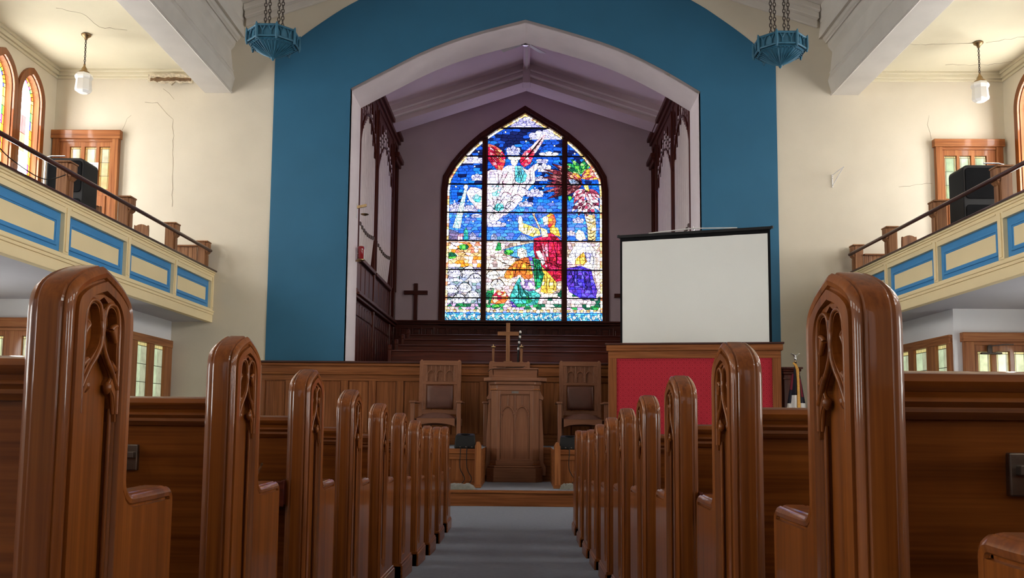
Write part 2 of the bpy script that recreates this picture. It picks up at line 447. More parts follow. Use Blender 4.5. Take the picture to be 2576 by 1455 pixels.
# ------------------------------------------------------------------ glass pieces
def attr_col(o, col):
    me = o.data
    a = me.color_attributes.new('glass_color', 'FLOAT_COLOR', 'POINT')
    n = len(me.vertices)
    a.data.foreach_set('color', [c for _ in range(n) for c in (*col, 1.0)])
def poly_area(p):
    return 0.5 * sum(p[i][0] * p[(i + 1) % len(p)][1] - p[(i + 1) % len(p)][0] * p[i][1] for i in range(len(p)))
def shrink(p, gap):
    A = abs(poly_area(p)); per = sum(math.dist(p[i], p[(i + 1) % len(p)]) for i in range(len(p)))
    if per < 1e-6 or A < 1e-7: return None
    w = 2 * A / per
    if w < gap * 0.9: return None
    g = min(gap, 0.45 * w)
    q = inset(p, g)
    if poly_area(q) * poly_area(p) <= 0 or abs(poly_area(q)) > A: 
        c = (sum(x for x, _ in p) / len(p), sum(y for _, y in p) / len(p)); k = 1 - g / max(w, 1e-6) * 1.0
        q = [(c[0] + (x - c[0]) * k, c[1] + (y - c[1]) * k) for x, y in p]
    return q
def glass_pieces(pieces, fn, parent, mat, gap, thick, limit=280, name='glass_piece'):
    ok = []
    for p, c in pieces:
        q = shrink(p, gap)
        if q: ok.append((abs(poly_area(q)), q, c))
    ok.sort(key=lambda t: -t[0])
    for A, q, c in ok[:limit]:
        o = MB().prism([fn(a, b, 0.0) for a, b in q], fn(0, 0, thick) - fn(0, 0, 0)).build(name, mat, parent, normals=False)
        attr_col(o, c)
    rest = ok[limit:]
    if rest:
        m = MB(); cols = []
        for A, q, c in rest:
            n0 = len(m.v); m.prism([fn(a, b, 0.0) for a, b in q], fn(0, 0, thick) - fn(0, 0, 0))
            cols += [(*c, 1.0)] * (len(m.v) - n0)
        o = m.build('small_glass_pieces', mat, parent, kind='stuff', normals=False)
        a = o.data.color_attributes.new('glass_color', 'FLOAT_COLOR', 'POINT')
        a.data.foreach_set('color', [x for c in cols for x in c])
def clip_half(poly, nx, ny, d):
    """keep nx*x + ny*y <= d"""
    out = []
    for i in range(len(poly)):
        a, b = poly[i - 1], poly[i]
        fa, fb = nx * a[0] + ny * a[1] - d, nx * b[0] + ny * b[1] - d
        if (fa <= 0) != (fb <= 0):
            t = fa / (fa - fb); out.append((a[0] + (b[0] - a[0]) * t, a[1] + (b[1] - a[1]) * t))
        if fb <= 0: out.append(b)
    return out
def clip_convex(poly, conv):
    sg = 1 if poly_area(conv) > 0 else -1
    for i in range(len(conv)):
        a, b = conv[i], conv[(i + 1) % len(conv)]
        ex, ey = b[0] - a[0], b[1] - a[1]
        nx, ny = ey * sg, -ex * sg
        poly = clip_half(poly, nx, ny, nx * a[0] + ny * a[1])
        if len(poly) < 3: return []
    return poly

# ------------------------------------------------------------------ pointed side windows
G_SIDE = glow_mat('side_window_glass', DAY_SIDE, 'glass_color', var=0.12)
def lancet(hw, z0, spring, apex, n=8):
    pts = [(-hw, z0), (-hw, spring)]
    h = apex - spring
    r = (hw * hw + h * h) / (2 * hw)
    for sgn in (-1, 1):
        arc = []
        cx = -hw + r
        a1 = math.atan2(h, -cx)
        for k in range(1, n + 1):
            a = math.pi + (a1 - math.pi) * k / n
            arc.append((cx + r * math.cos(a), spring + r * math.sin(a)))
        if sgn < 0: left = arc
    pts += left
    pts += [(-x, z) for x, z in left[:-1][::-1]] + [(hw, spring), (hw, z0)]
    return pts
WZ1 = onX(80, 171, XL).z                    # top of the trim
WZ0 = WZ1 - 3.25
SPR = WZ1 - 0.55
W_OPEN = lancet(0.315, WZ0 + 0.12, SPR - 0.02, WZ1 - 0.115)
W_TRIM = lancet(0.425, WZ0, SPR, WZ1)
win_ys_near = [onX(80, 171, XL).y, onX(9, 119, XL).y]
pair = win_ys_near[0] - win_ys_near[1]
c0 = win_ys_near[0]
WIN_Y = []
for k in range(7):
    WIN_Y += [c0 - 3.1 * k, c0 - 3.1 * k - pair]
LOW_Y = [10.6, 7.6, 4.6, 1.6, -1.4, -4.4]
LOW = lancet(0.42, 1.05, 2.15, 2.62)
PAL = [(1.0, .55, .06), (1.0, .35, .05), (.9, .08, .05), (.08, .5, .2), (.1, .15, .8), (.95, .75, .25), (.55, .12, .5), (1.0, .6, .1)]
nwin = 0
for sx in (-1, 1):
    xw = XL if sx < 0 else XR
    fnw = lambda a, b, t, xw=xw, sx=sx: Vector((xw + sx * t, a, b))
    ywin = [y + (0.0 if sx < 0 else 0.02) for y in WIN_Y]
    holes = [[(y + a, b) for a, b in W_OPEN] for y in ywin] + [[(y + a, b + floor_z(y)) for a, b in LOW] for y in LOW_Y]
    MB().plate([(Y_REAR - .2, -0.3), (YW + .12, -0.3), (YW + .12, Z_TOP), (Y_REAR - .2, Z_TOP)], holes, fnw, 0.0, 0.22).build('wall_left' if sx < 0 else 'wall_right', M_CREAM, kind='structure')
    for i, y in enumerate(ywin):
        nwin += 1
        w = struct_root('window_%d' % nwin, (xw, y, WZ0))
        ring_o = [(y + a, b) for a, b in W_TRIM]; ring_i = [(y + a, b) for a, b in W_OPEN]
        MB().plate(ring_o, [ring_i], fnw, -0.045, 0.01).build('window_frame', OAK['z'], w, bevel=0.006)
        lo = inset(ring_i, -0.012)
        MB().plate(lo, [inset(ring_i, 0.018)], fnw, 0.0, 0.13).build('jamb_lining', PANEL['z'], w)
        glass = inset(ring_i, 0.012)
        MB().prism([fnw(a, b, 0.115) for a, b in glass], fnw(0, 0, 0.01) - fnw(0, 0, 0)).build('lead_backing', M_LEAD, w)
        inner = inset(glass, 0.085)
        rnd = random.Random(i + 3)
        pcs = []
        # coloured border, piece by piece
        def along(loop, step):
            out = []
            for k in range(len(loop)):
                a, b = Vector(loop[k]), Vector(loop[(k + 1) % len(loop)])
                n = max(1, round((b - a).length / step))
                out += [tuple(a.lerp(b, j / n)) for j in range(n)]
            return out
        n_in = len(inner)
        for k in range(len(glass)):
            a0, a1 = Vector(glass[k]), Vector(glass[(k + 1) % n_in]); b0, b1 = Vector(inner[k]), Vector(inner[(k + 1) % n_in])
            n = max(1, round((a1 - a0).length / 0.16))
            for j in range(n):
                q = [a0.lerp(a1, j / n), a0.lerp(a1, (j + 1) / n), b0.lerp(b1, (j + 1) / n), b0.lerp(b1, j / n)]
                q = [tuple(v) for v in q]
                mid = [((q[0][0] * .5 + q[3][0] * .5), (q[0][1] * .5 + q[3][1] * .5)), ((q[1][0] * .5 + q[2][0] * .5), (q[1][1] * .5 + q[2][1] * .5))]
                c1, c2 = rnd.choice(PAL[:2] + PAL[5:6]), rnd.choice(PAL)
                pcs.append(([q[0], q[1], mid[1], mid[0]], tuple(v * .10 for v in c1)))
                pcs.append(([mid[0], mid[1], q[2], q[3]], tuple(v * .09 for v in c2)))
        # clear quarries with one small coloured shield
        z0, z1 = min(b for _, b in inner), max(b for _, b in inner)
        x0, x1 = min(a for a, _ in inner), max(a for a, _ in inner)
        rows, cols = 9, 4
        for r_ in range(rows):
            for c_ in range(cols):
                q = [(x0 + (x1 - x0) * c_ / cols, z0 + (z1 - z0) * r_ / rows), (x0 + (x1 - x0) * (c_ + 1) / cols, z0 + (z1 - z0) * r_ / rows),
                     (x0 + (x1 - x0) * (c_ + 1) / cols, z0 + (z1 - z0) * (r_ + 1) / rows), (x0 + (x1 - x0) * c_ / cols, z0 + (z1 - z0) * (r_ + 1) / rows)]
                q = clip_convex(q, inner)
                if len(q) < 3: continue
                col = (.97, .98, .95) if r_ > 1 else (.94, .98, 1.0)
                if r_ == 6 and c_ in (1, 2): col = (.12, .03, .03)
                if r_ == 5 and c_ in (1, 2): col = (.14, .07, .03)
                pcs.append((q, col))
        fng = lambda a, b, t, xw=xw, sx=sx: Vector((xw + sx * (0.112 - t), a, b))
        glass_pieces(pcs, fng, w, G_SIDE, 0.006, 0.004, limit=300 if i < 2 else 0)
    for i, y in enumerate(LOW_Y):
        nwin += 1
        w = struct_root('window_%d' % nwin, (xw, y, 1.0))
        ring = [(y + a, b + floor_z(y)) for a, b in LOW]
        MB().plate(inset(ring, -0.10), [ring], fnw, -0.045, 0.01).build('window_frame', TRIMW['z'], w)
        fng = lambda a, b, t, xw=xw, sx=sx: Vector((xw + sx * (0.172 - t), a, b))
        glass_pieces([(clip_convex([(y - .42 + .21 * c_, 1.05 + floor_z(y) + .4 * r_), (y - .21 + .21 * c_, 1.05 + floor_z(y) + .4 * r_), (y - .21 + .21 * c_, 1.45 + floor_z(y) + .4 * r_), (y - .42 + .21 * c_, 1.45 + floor_z(y) + .4 * r_)], ring), (.85, .87, .85)) for c_ in range(4) for r_ in range(4)
                      if len(clip_convex([(y - .42 + .21 * c_, 1.05 + floor_z(y) + .4 * r_), (y - .21 + .21 * c_, 1.05 + floor_z(y) + .4 * r_), (y - .21 + .21 * c_, 1.45 + floor_z(y) + .4 * r_), (y - .42 + .21 * c_, 1.45 + floor_z(y) + .4 * r_)], ring)) > 2], fng, w, G_SIDE, 0.008, 0.004, limit=0)

# rear wall with a group of three tall windows
rear_w = [lancet(0.75, 2.2, 6.0, 7.4), lancet(0.6, 2.2, 5.2, 6.4)]
rear_holes = [[(a + c, b) for a, b in rear_w[k]] for c, k in ((0, 0), (-1.9, 1), (1.9, 1))]
fnr = lambda a, b, t: Vector((a, Y_REAR - t, b))
MB().plate([(XL - .3, -0.3), (XR + .3, -0.3), (XR + .3, Z_TOP), (XL - .3, Z_TOP)], rear_holes, fnr, 0.0, 0.2).build('wall_rear', M_CREAM, kind='structure')
G_REAR = glow_mat('rear_window_glass', DAY_REAR, 'glass_color', var=0.12)
for h in rear_holes:
    nwin += 1
    w = struct_root('window_%d' % nwin, (h[0][0] + .5, Y_REAR, 2.2))
    MB().plate(inset(h, -0.12), [h], fnr, -0.05, 0.01).build('window_frame', TRIMW['z'], w)
    pcs = []
    for r_ in range(13):
        for c_ in range(4):
            x0, x1 = min(a for a, _ in h), max(a for a, _ in h)
            q = clip_convex([(x0 + (x1 - x0) * c_ / 4, 2.2 + .4 * r_), (x0 + (x1 - x0) * (c_ + 1) / 4, 2.2 + .4 * r_), (x0 + (x1 - x0) * (c_ + 1) / 4, 2.6 + .4 * r_), (x0 + (x1 - x0) * c_ / 4, 2.6 + .4 * r_)], h)
            if len(q) > 2: pcs.append((q, (.97, .98, 1.0)))
    glass_pieces(pcs, lambda a, b, t: Vector((a, Y_REAR - 0.17 + t, b)), w, G_REAR, 0.01, 0.004, limit=0)

# ------------------------------------------------------------------ platform, choir floor
PZ1 = 0.21                                  # lower platform
PZ2 = 0.76                                  # upper platform
YS = onZ(1290, 1275, 0.0).y                 # front of the step
px_r = struct_root('floor_platform', (0, YS, 0))
PLX0, PLX1 = -4.7, 4.9
box('riser_board', PANEL['x'], px_r, PLX0, PLX1, YS, YS + 0.03, 0, PZ1 - 0.035, bevel=0.004)
box('nosing', PANEL['x'], px_r, PLX0, PLX1, YS - 0.025, YS + 0.10, PZ1 - 0.035, PZ1 + 0.004, bevel=0.012)
box('platform_carpet', M_CARPET, px_r, PLX0, PLX1, YS + 0.03, YW, 0, PZ1)
YU = 13.05                                  # front of the upper platform
AX0, AX1 = onY(1209, 1180, 12.9).x, onY(1394, 1180, 12.9).x
YP = onZ(1295, 1214, PZ1).y                 # front of the pulpit
up = struct_root('floor_upper_platform', (0, YU, PZ1))
for x0, x1 in ((PLX0, AX0), (AX1, PLX1)):
    box('upper_carpet', M_CARPET, up, x0, x1, YU + 0.02, YW, PZ1, PZ2)
    box('edge_board', PANEL['x'], up, x0, x1, YU - 0.06, YU + 0.06, PZ2 - 0.07, PZ2 + 0.003, bevel=0.01)
    # framed front: rails, stiles, recessed panels
    box('front_board', PANEL['z'], up, x0, x1, YU, YU + 0.03, PZ1, PZ2 - 0.05)
    box('rail', PANEL['x'], up, x0, x1, YU - 0.03, YU + 0.01, PZ1, PZ1 + 0.09, bevel=0.005)
    box('rail', PANEL['x'], up, x0, x1, YU - 0.03, YU + 0.01, PZ2 - 0.15, PZ2 - 0.07, bevel=0.005)
    n = 8
    for k in range(n + 1):
        xs = x0 + (x1 - x0) * k / n
        box('stile', PANEL['z'], up, max(x0, xs - .05), min(x1, xs + .05), YU - 0.03, YU + 0.01, PZ1 + 0.09, PZ2 - 0.15, bevel=0.005)
box('upper_carpet', M_CARPET, up, AX0, AX1, YP + 0.25, YW, PZ1, PZ2)
for xa, xb in ((AX0 - .03, AX0 + 0.005), (AX1 - 0.005, AX1 + .03)):
    box('side_board', PANEL['y'], up, xa, xb, YU - 0.1, YP + 0.26, PZ1, PZ2 - 0.002)
box('back_board', PANEL['x'], up, AX0, AX1, YP + 0.23, YP + 0.26, PZ1, PZ2 - 0.002)
# chancel floor with choir risers
YR = 15.60                                  # choir rail front
ch = struct_root('floor_chancel', (0, YW, 0))
box('choir_floor', M_CARPET, ch, XCL, XCR, YW - 0.05, YBK, -0.1, 0.95)
CH_ROWS = []
for k, (py, Y) in enumerate(((882, 17.3), (868, 18.15), (854, 19.0), (842, 19.85))):
    z = onY(1270, py + 1, Y).z
    CH_ROWS.append((Y, z))
    box('choir_riser', M_CARPET, ch, XCL, XCR, Y - 0.25, YBK, 0.95, z - 0.88)

# ------------------------------------------------------------------ stair halls under the balconies
BALX = {-1: onY(537, 740, YW).x, 1: None}
BZ0 = onY(535, 812, YW).z                   # underside of the balcony
BZ1 = onY(545, 682, YW).z                   # top of the balcony front
BALX[1] = -BALX[-1] + 0.12
VX = {-1: onY(428, 900, YW).x, 1: -onY(428, 900, YW).x + 0.1}
VY = {-1: 13.0, 1: onX(2400, 870, -onY(428, 900, YW).x + 0.1).y}
for sx in (-1, 1):
    nm = 'left' if sx < 0 else 'right'
    xw = XL if sx < 0 else XR
    x0, x1 = sorted((VX[sx], VX[sx] + sx * 0.12))
    box('wall_hall_side_' + nm, M_WHITE, None, x0, x1, VY[sx], YW, -0.05, BZ0 + 0.02, kind='structure')
    x0, x1 = sorted((VX[sx] + sx * .12, xw))
    box('wall_hall_front_' + nm, M_WHITE, None, x0, x1, VY[sx], VY[sx] + 0.12, -0.05, BZ0 + 0.02, kind='structure')

# ================================================================== picture window in the chancel
WU, WS = 587.0, (YBK / FPX) / 2.467          # centre and metres per design unit
WXC = onY(1319, 560, YBK).x
WZB = onY(1319, 808.7, YBK).z
def wfn(u, v, t): return Vector((WXC + (u - WU) * WS, YBK + 0.10 - t, WZB + (1403 - v) * WS))
half = [(92, 1400), (95, 1000), (97, 570), (106, 492), (150, 414), (200, 351), (260, 288), (325, 231), (400, 178), (480, 130), (587, 64)]
GL = half + [(2 * WU - u, v) for u, v in half[:-1][::-1]]
def frame_loop(d):
    return inset(GL, d)
wroot = struct_root('window_50', wfn(WU, 1400, 0))
def wz(loop): return [(WXC + (u - WU) * WS, WZB + (1403 - v) * WS) for u, v in loop]
hole_loop = wz(frame_loop(-14))
# wall around it
fnb = lambda a, b, t: Vector((a, YBK + t, b))
MB().plate([(XCL - .2, -0.1), (XCR + .2, -0.1), (XCR + .2, 10.3), (XCL - .2, 10.3)], [hole_loop], fnb, 0.0, 0.2).build('wall_chancel_back', M_CHANCEL, kind='structure')
MB().plate(wz(frame_loop(-38)), [wz(frame_loop(-12))], fnb, -0.06, 0.03).build('window_frame', MAHOG['z'], wroot, bevel=0.012)
MB().plate(wz(frame_loop(-16)), [wz(frame_loop(2))], fnb, -0.02, 0.14).build('inner_frame', MAHOG['z'], wroot)
MB().prism([wfn(u, v, -0.012) for u, v in frame_loop(-6)], (0, 0.02, 0)).build('lead_backing', M_LEAD, wroot)
for u0, u1 in ((318, 348), (826, 856)):
    vt = 215 if u0 < WU else 215
    MB().box(WXC + (u0 - WU) * WS, WXC + (u1 - WU) * WS, YBK + 0.0, YBK + 0.13, WZB, WZB + (1403 - 232) * WS).build('mullion', MAHOG['z'], wroot, bevel=0.015)
for v, ua, ub in ((158, 430, 744), (342, 205, 969), (525, 98, 1076), (708, 95, 1079), (890, 94, 1080), (1075, 93, 1081), (1255, 92, 1082)):
    for s0, s1 in ((ua, 318), (348, 826), (856, ub)):
        s0, s1 = max(s0, ua), min(s1, ub)
        if s1 - s0 > 10:
            MB().box(WXC + (s0 - WU) * WS, WXC + (s1 - WU) * WS, YBK + 0.06, YBK + 0.09, WZB + (1403 - v) * WS - .016, WZB + (1403 - v) * WS + .016).build('saddle_bar', M_LEAD, wroot)

rg = random.Random(5)
REG = []
def reg(pts, *pal): REG.append((pts, pal, (min(p[0] for p in pts), max(p[0] for p in pts), min(p[1] for p in pts), max(p[1] for p in pts))))
def ell(cx, cy, rx, ry, n=12): return [(cx + rx * math.cos(2 * math.pi * k / n), cy + ry * math.sin(2 * math.pi * k / n)) for k in range(n)]
def leaf(cx, cy, ang, ln, w, bend=0.25):
    a = R(ang); out = []; back = []
    for k in range(6):
        t = k / 5; th = a + bend * t * t * (1 if math.cos(a) > 0 else -1)
        x, y = cx + ln * t * math.cos(th), cy + ln * t * math.sin(th)
        ww = w * math.sin(math.pi * min(1, t * 0.92 + 0.06)) * (1 - .25 * t)
        out.append((x - ww * math.sin(th), y + ww * math.cos(th))); back.append((x + ww * math.sin(th), y - ww * math.cos(th)))
    return out + back[::-1]
def puffs(x0, x1, yb, h, n, *pal):
    """a cloud: a flat foot and round heads"""
    base = [(x0, yb), (x1, yb)]
    reg([(x0, yb), (x0 + (x1 - x0) * .15, yb - h * .5), (x0 + (x1 - x0) * .5, yb - h * .7), (x1 - (x1 - x0) * .15, yb - h * .45), (x1, yb)], *pal)
    for k in range(n):
        t = (k + .5) / n
        rr = (x1 - x0) / n * .62
        reg(ell(x0 + (x1 - x0) * t, yb - h * (.3 + .45 * math.sin(math.pi * t)), rr, h * .36, 9), *pal)
W_ = (1.5, 1.5, 1.5); CR = (1.35, 1.15, .85); LAV = (.50, .48, .95); LV2 = (.85, .82, 1.3); PK = (1.5, 1.0, 1.25); PK2 = (1.0, .5, .7)
RED = (.75, .02, .05); CRIM = (.50, .01, .06); DRD = (.20, .005, .02); ORG = (.95, .26, .02); OR2 = (1.1, .45, .05); YEL = (1.15, .72, .12); Y2 = (1.2, .95, .40)
TEAL = (.10, .62, .68); TE2 = (.25, .85, .9); GRN = (.02, .30, .08); GR2 = (.10, .55, .06); DGR = (.005, .09, .05); PUR = (.10, .04, .50); PU2 = (.05, .03, .62); BRN = (.18, .07, .03); DBR = (.05, .02, .015); LILAC = (.55, .35, .75)
GRY = (.22, .24, .42); SKY = 'sky'
# hills and ground
reg([(60, 892), (1120, 892), (1120, 1330), (60, 1330)], (1.0, .8, .6), (.8, .5, .55), (.6, .4, .3), (.5, .36, .45), CR, (.3, .2, .16))
reg([(80, 900), (320, 895), (320, 1060), (80, 1060)], ORG, (.9, .5, .25), CR, (.7, .2, .12), PK, (.5, .3, .12))
reg([(348, 900), (480, 905), (440, 960), (348, 990)], PK, (.8, .6, .75), CR, LV2)
reg([(455, 945), (520, 925), (660, 895), (660, 990), (560, 1000), (500, 985)], (.08, .30, .85), (.12, .5, .95), (.04, .18, .6))
reg([(348, 985), (460, 985), (560, 1000), (500, 1060), (348, 1075)], CR, (.9, .7, .6), (1.0, .8, .75), (.6, .45, .4), (.35, .25, .25))
reg([(80, 1060), (320, 1060), (320, 1310), (80, 1310)], (.5, .55, .8), (.30, .36, .55), LV2, (.18, .3, .3), (.25, .22, .35), (.6, .5, .5))
for cx, cy in ((150, 1095), (240, 1085), (130, 1200), (215, 1190), (280, 1130), (180, 1260), (265, 1240)):
    reg(ell(cx, cy, 46, 30, 11), W_, LV2, (.85, .9, 1.1)); reg(ell(cx - 38, cy + 8, 15, 14, 7), W_, (.6, .6, .75))
for cx, cy in ((390, 1110), (420, 1165), (370, 1180)): reg(ell(cx, cy, 42, 28, 10), W_, CR, (.8, .78, .9))
reg([(80, 1290), (1100, 1290), (1100, 1330), (80, 1330)], (.5, .4, .5), GRN, (.75, .5, .4), LILAC, DGR, (.9, .7, .6))
reg([(348, 1200), (400, 1190), (390, 1290), (348, 1300)], GRN, DGR, (.5, .45, .4))
reg([(690, 1230), (826, 1200), (826, 1310), (680, 1310)], (.4, .3, .3), PK, DGR, (.8, .7, .7))
reg([(856, 1180), (1085, 1190), (1085, 1310), (856, 1310)], (.5, .42, .45), W_, (.9, .5, .4), DGR, PK)
for cx, cy, s in ((205, 930, 26), (125, 985, 30), (490, 962, 24), (440, 1225, 18), (1030, 1315, 22), (410, 1308, 22), (1000, 1165, 20)): reg(ell(cx, cy, s * 1.3, s * .75, 8), GRN, GR2, DGR)
reg([(404, 952), (421, 898), (438, 905), (444, 952)], GR2, GRN)
# the town
reg([(108, 890), (112, 815), (135, 822), (160, 835), (182, 842), (182, 890)], (.16, .12, .25), (.3, .28, .4), (.08, .08, .18))
reg([(165, 852), (196, 845), (198, 888), (165, 890)], (.8, .3, .45), PK2)
reg([(203, 888), (203, 832), (217, 800), (231, 832), (231, 888)], (.05, .42, .3), (.02, .3, .35))
reg([(236, 888), (238, 855), (260, 832), (283, 855), (283, 888)], GRY, (.35, .35, .6)); reg([(284, 888), (286, 865), (316, 868), (316, 888)], PK2, GRY)
reg([(374, 886), (376, 856), (395, 838), (414, 856), (416, 886)], (.3, .35, .7), GRY); reg([(425, 886), (430, 862), (470, 870), (475, 888)], (.1, .3, .5), GRY); reg([(530, 888), (560, 850), (600, 856), (640, 888)], (.15, .3, .6), (.3, .4, .8))
# clouds
puffs(488, 700, 150, 62, 5, LAV, LV2, (.35, .33, .85)); puffs(615, 822, 230, 60, 5, LV2, W_, LAV); puffs(680, 800, 340, 30, 3, LV2, W_)
puffs(185, 322, 388, 46, 4, LV2, LAV, W_); puffs(662, 735, 384, 28, 2, LV2, LAV); puffs(668, 752, 442, 54, 3, LV2, W_, LAV); puffs(470, 556, 332, 58, 3, LAV, (.4, .4, .9))
puffs(598, 706, 604, 50, 4, LAV, LV2); puffs(550, 642, 668, 34, 3, LAV, LV2); puffs(112, 178, 702, 56, 3, LV2, LAV); puffs(188, 292, 700, 40, 4, LAV, LV2); puffs(248, 320, 500, 44, 3, LV2, LAV)
puffs(640, 735, 500, 30, 3, LV2, LAV); puffs(858, 908, 852, 30, 3, LV2, PK); puffs(893, 962, 772, 36, 3, LAV, LV2); puffs(350, 470, 800, 36, 4, LAV, LV2); puffs(250, 318, 740, 20, 3, LAV, LV2)
# guiding star and its beam
reg([(205, 552), (222, 552), (182, 812), (132, 805)], W_, (.8, 1.1, 1.2), (.5, .95, 1.0)); reg(ell(213, 541, 15, 15), (1.5, 1.5, 1.4))
for sx_, sy_ in ((462, 182), (594, 242), (776, 270), (292, 312), (268, 408), (208, 496), (150, 540), (142, 634), (228, 632), (216, 733), (262, 765), (598, 622), (766, 636), (905, 322), (705, 545), (487, 757), (653, 545)): reg(ell(sx_, sy_, 6.5, 6.5, 6), (1.4, 1.4, 1.3))
# angel: cloud skirts, robe, wings
reg([(215, 578), (242, 543), (280, 545), (318, 560), (318, 692), (282, 682), (262, 655), (236, 628)], W_, LV2, PK); reg([(252, 612), (280, 586), (312, 605), (306, 642), (276, 640)], TEAL, TE2, (.3, .6, .8))
reg([(348, 440), (372, 428), (430, 430), (480, 398), (560, 404), (604, 430), (640, 398), (676, 388), (678, 412), (650, 440), (655, 505), (618, 545), (592, 585), (560, 622), (540, 660), (512, 692), (470, 708), (440, 740), (400, 772), (348, 772)], W_, W_, PK, (1.0, .7, .9), LV2, (.75, .62, .95))
for cx, cy in ((540, 615), (575, 570), (500, 660), (455, 700), (395, 740), (365, 690), (420, 650), (360, 560), (470, 600)): reg(ell(cx, cy, 36, 26, 10), W_, LV2, PK)
reg([(385, 682), (412, 648), (450, 648), (458, 682), (420, 700)], TEAL, TE2); reg([(440, 470), (500, 440), (520, 520), (500, 600), (450, 560)], PK, PK2, W_); reg([(355, 560), (400, 520), (440, 545), (420, 610), (370, 610)], TE2, W_, LV2)
reg([(524, 404), (562, 402), (602, 462), (590, 505), (556, 516), (526, 500)], TEAL, TE2, (.1, .45, .7))
reg([(352, 258), (398, 272), (438, 300), (464, 340), (462, 388), (442, 432), (404, 424), (378, 384), (352, 340)], RED, (.85, .12, .08), PK2, CRIM, (1.0, .35, .15))
reg([(352, 300), (392, 330), (420, 420), (380, 400), (352, 360)], RED, CRIM, (.9, .2, .25))
reg([(554, 356), (582, 312), (622, 280), (656, 244), (676, 262), (650, 322), (624, 388), (584, 412), (560, 392)], RED, (.9, .15, .2), PK2, CRIM); reg([(618, 284), (660, 240), (694, 208), (720, 196), (704, 240), (676, 288), (652, 322), (640, 300)], W_, PK, (1.2, .7, .75), PK2)
reg(ell(520, 352, 42, 16, 12), (1.4, 1.35, 1.2)); reg(ell(520, 374, 24, 28, 12), W_, CR); reg([(640, 425), (650, 395), (664, 386), (676, 392), (668, 424), (652, 440)], W_)
# palm
reg([(968, 716), (1034, 716), (1042, 800), (1036, 892), (990, 892), (986, 800)], (.85, .6, .25), CR, (.6, .38, .15), Y2)
DK = ((.10, .012, .02), (.22, .03, .05), (.05, .012, .015), (.35, .12, .13))
for a, l in ((150, 120), (168, 190), (182, 240), (196, 255), (208, 262), (222, 230), (238, 170)): reg(leaf(950, 520, 360 - a if False else a, l, 24, .12), *DK)
for a, l in ((172, 215), (158, 250), (146, 240), (188, 240)): reg(leaf(945, 500, a, l, 20, -.1), *DK)
for a, l in ((228, 125), (250, 118), (276, 112), (300, 100), (212, 110)): reg(leaf(945, 455, a, l, 20), GR2, GRN, DGR, (.3, .6, .2))
for a, l in ((200, 95), (330, 110), (350, 115), (310, 110)): reg(leaf(950, 480, a, l, 22), (.75, .14, .12), (.9, .35, .3), (.3, .03, .05), OR2)
for a, l in ((15, 110), (35, 130), (60, 120), (120, 120), (145, 115), (165, 100)): reg(leaf(975, 560, a, l, 24), PK, (.85, .3, .36), (.35, .04, .09), (.7, .12, .2))
for a, l in ((25, 110), (50, 110), (75, 105), (105, 105), (130, 115), (155, 120)): reg(leaf(980, 625, a, l, 22), (.9, .5, .6), (.5, .05, .12), (.12, .02, .05), W_)
reg([(866, 490), (905, 490), (945, 520), (920, 530), (880, 522)], (.35, .5, .85), LV2); reg([(862, 600), (880, 596), (892, 612), (870, 632)], GR2); reg([(962, 530), (990, 520), (1000, 570), (972, 560)], YEL, Y2)
# standing shepherd
reg([(648, 872), (690, 862), (756, 832), (800, 866), (826, 900), (826, 1140), (790, 1150), (740, 1092), (700, 1052), (660, 1002), (646, 940)], RED, CRIM, (.62, .02, .10), DRD)
reg([(700, 1050), (742, 1092), (792, 1150), (790, 1205), (752, 1232), (690, 1216), (702, 1150)], YEL, OR2, (.8, .42, .05), Y2)
reg([(700, 905), (735, 900), (745, 1010), (730, 1065), (702, 1010)], (.95, .2, .3), PK2, RED)
reg([(660, 955), (688, 948), (706, 985), (722, 1030), (704, 1045), (680, 1000)], W_, PK); reg([(688, 800), (730, 815), (740, 860), (700, 865)], W_, Y2)
reg([(552, 782), (572, 770), (682, 812), (692, 852), (640, 862), (584, 842), (550, 818)], Y2, YEL, (1.2, 1.0, .55)); reg([(546, 772), (549, 735), (560, 726), (574, 738), (578, 772), (560, 784)], W_, CR)
reg([(748, 800), (800, 800), (818, 862), (782, 852), (750, 832)], YEL, OR2); reg([(728, 722), (752, 710), (774, 716), (788, 760), (778, 800), (740, 802), (732, 762)], (.9, .16, .06), RED, OR2); reg([(700, 740), (722, 726), (738, 734), (738, 782), (712, 786)], CR, W_)
reg([(632, 705), (644, 703), (692, 808), (682, 814)], CR, (.5, .3, .2)); reg([(640, 706), (650, 700), (656, 716), (648, 720)], CR)
reg([(690, 1214), (752, 1230), (800, 1222), (800, 1250), (700, 1245)], W_, CR)
# kneeling shepherd
reg([(498, 1245), (540, 1150), (562, 1118), (582, 1190), (642, 1198), (694, 1232), (672, 1292), (560, 1312), (508, 1292)], TEAL, (.04, .38, .34), GRN, (.1, .5, .5), (.02, .2, .2))
reg([(640, 992), (690, 1010), (702, 1080), (716, 1102), (692, 1182), (662, 1202), (648, 1100)], GRN, (.02, .35, .2), DGR); reg([(458, 1112), (492, 1058), (540, 1012), (602, 990), (642, 996), (652, 1062), (642, 1122), (602, 1142), (562, 1108), (520, 1122), (482, 1142)], ORG, (.85, .2, .03), OR2, (.55, .12, .03))
reg([(612, 986), (640, 990), (654, 1060), (645, 1104), (630, 1050)], LILAC, PUR, (.1, .4, .3)); reg([(562, 1152), (602, 1130), (652, 1150), (662, 1200), (622, 1212), (574, 1192)], W_, LILAC, (.15, .1, .3)); reg([(545, 942), (572, 930), (602, 946), (608, 986), (572, 1002), (545, 986)], W_, CR, (.7, .7, .6))
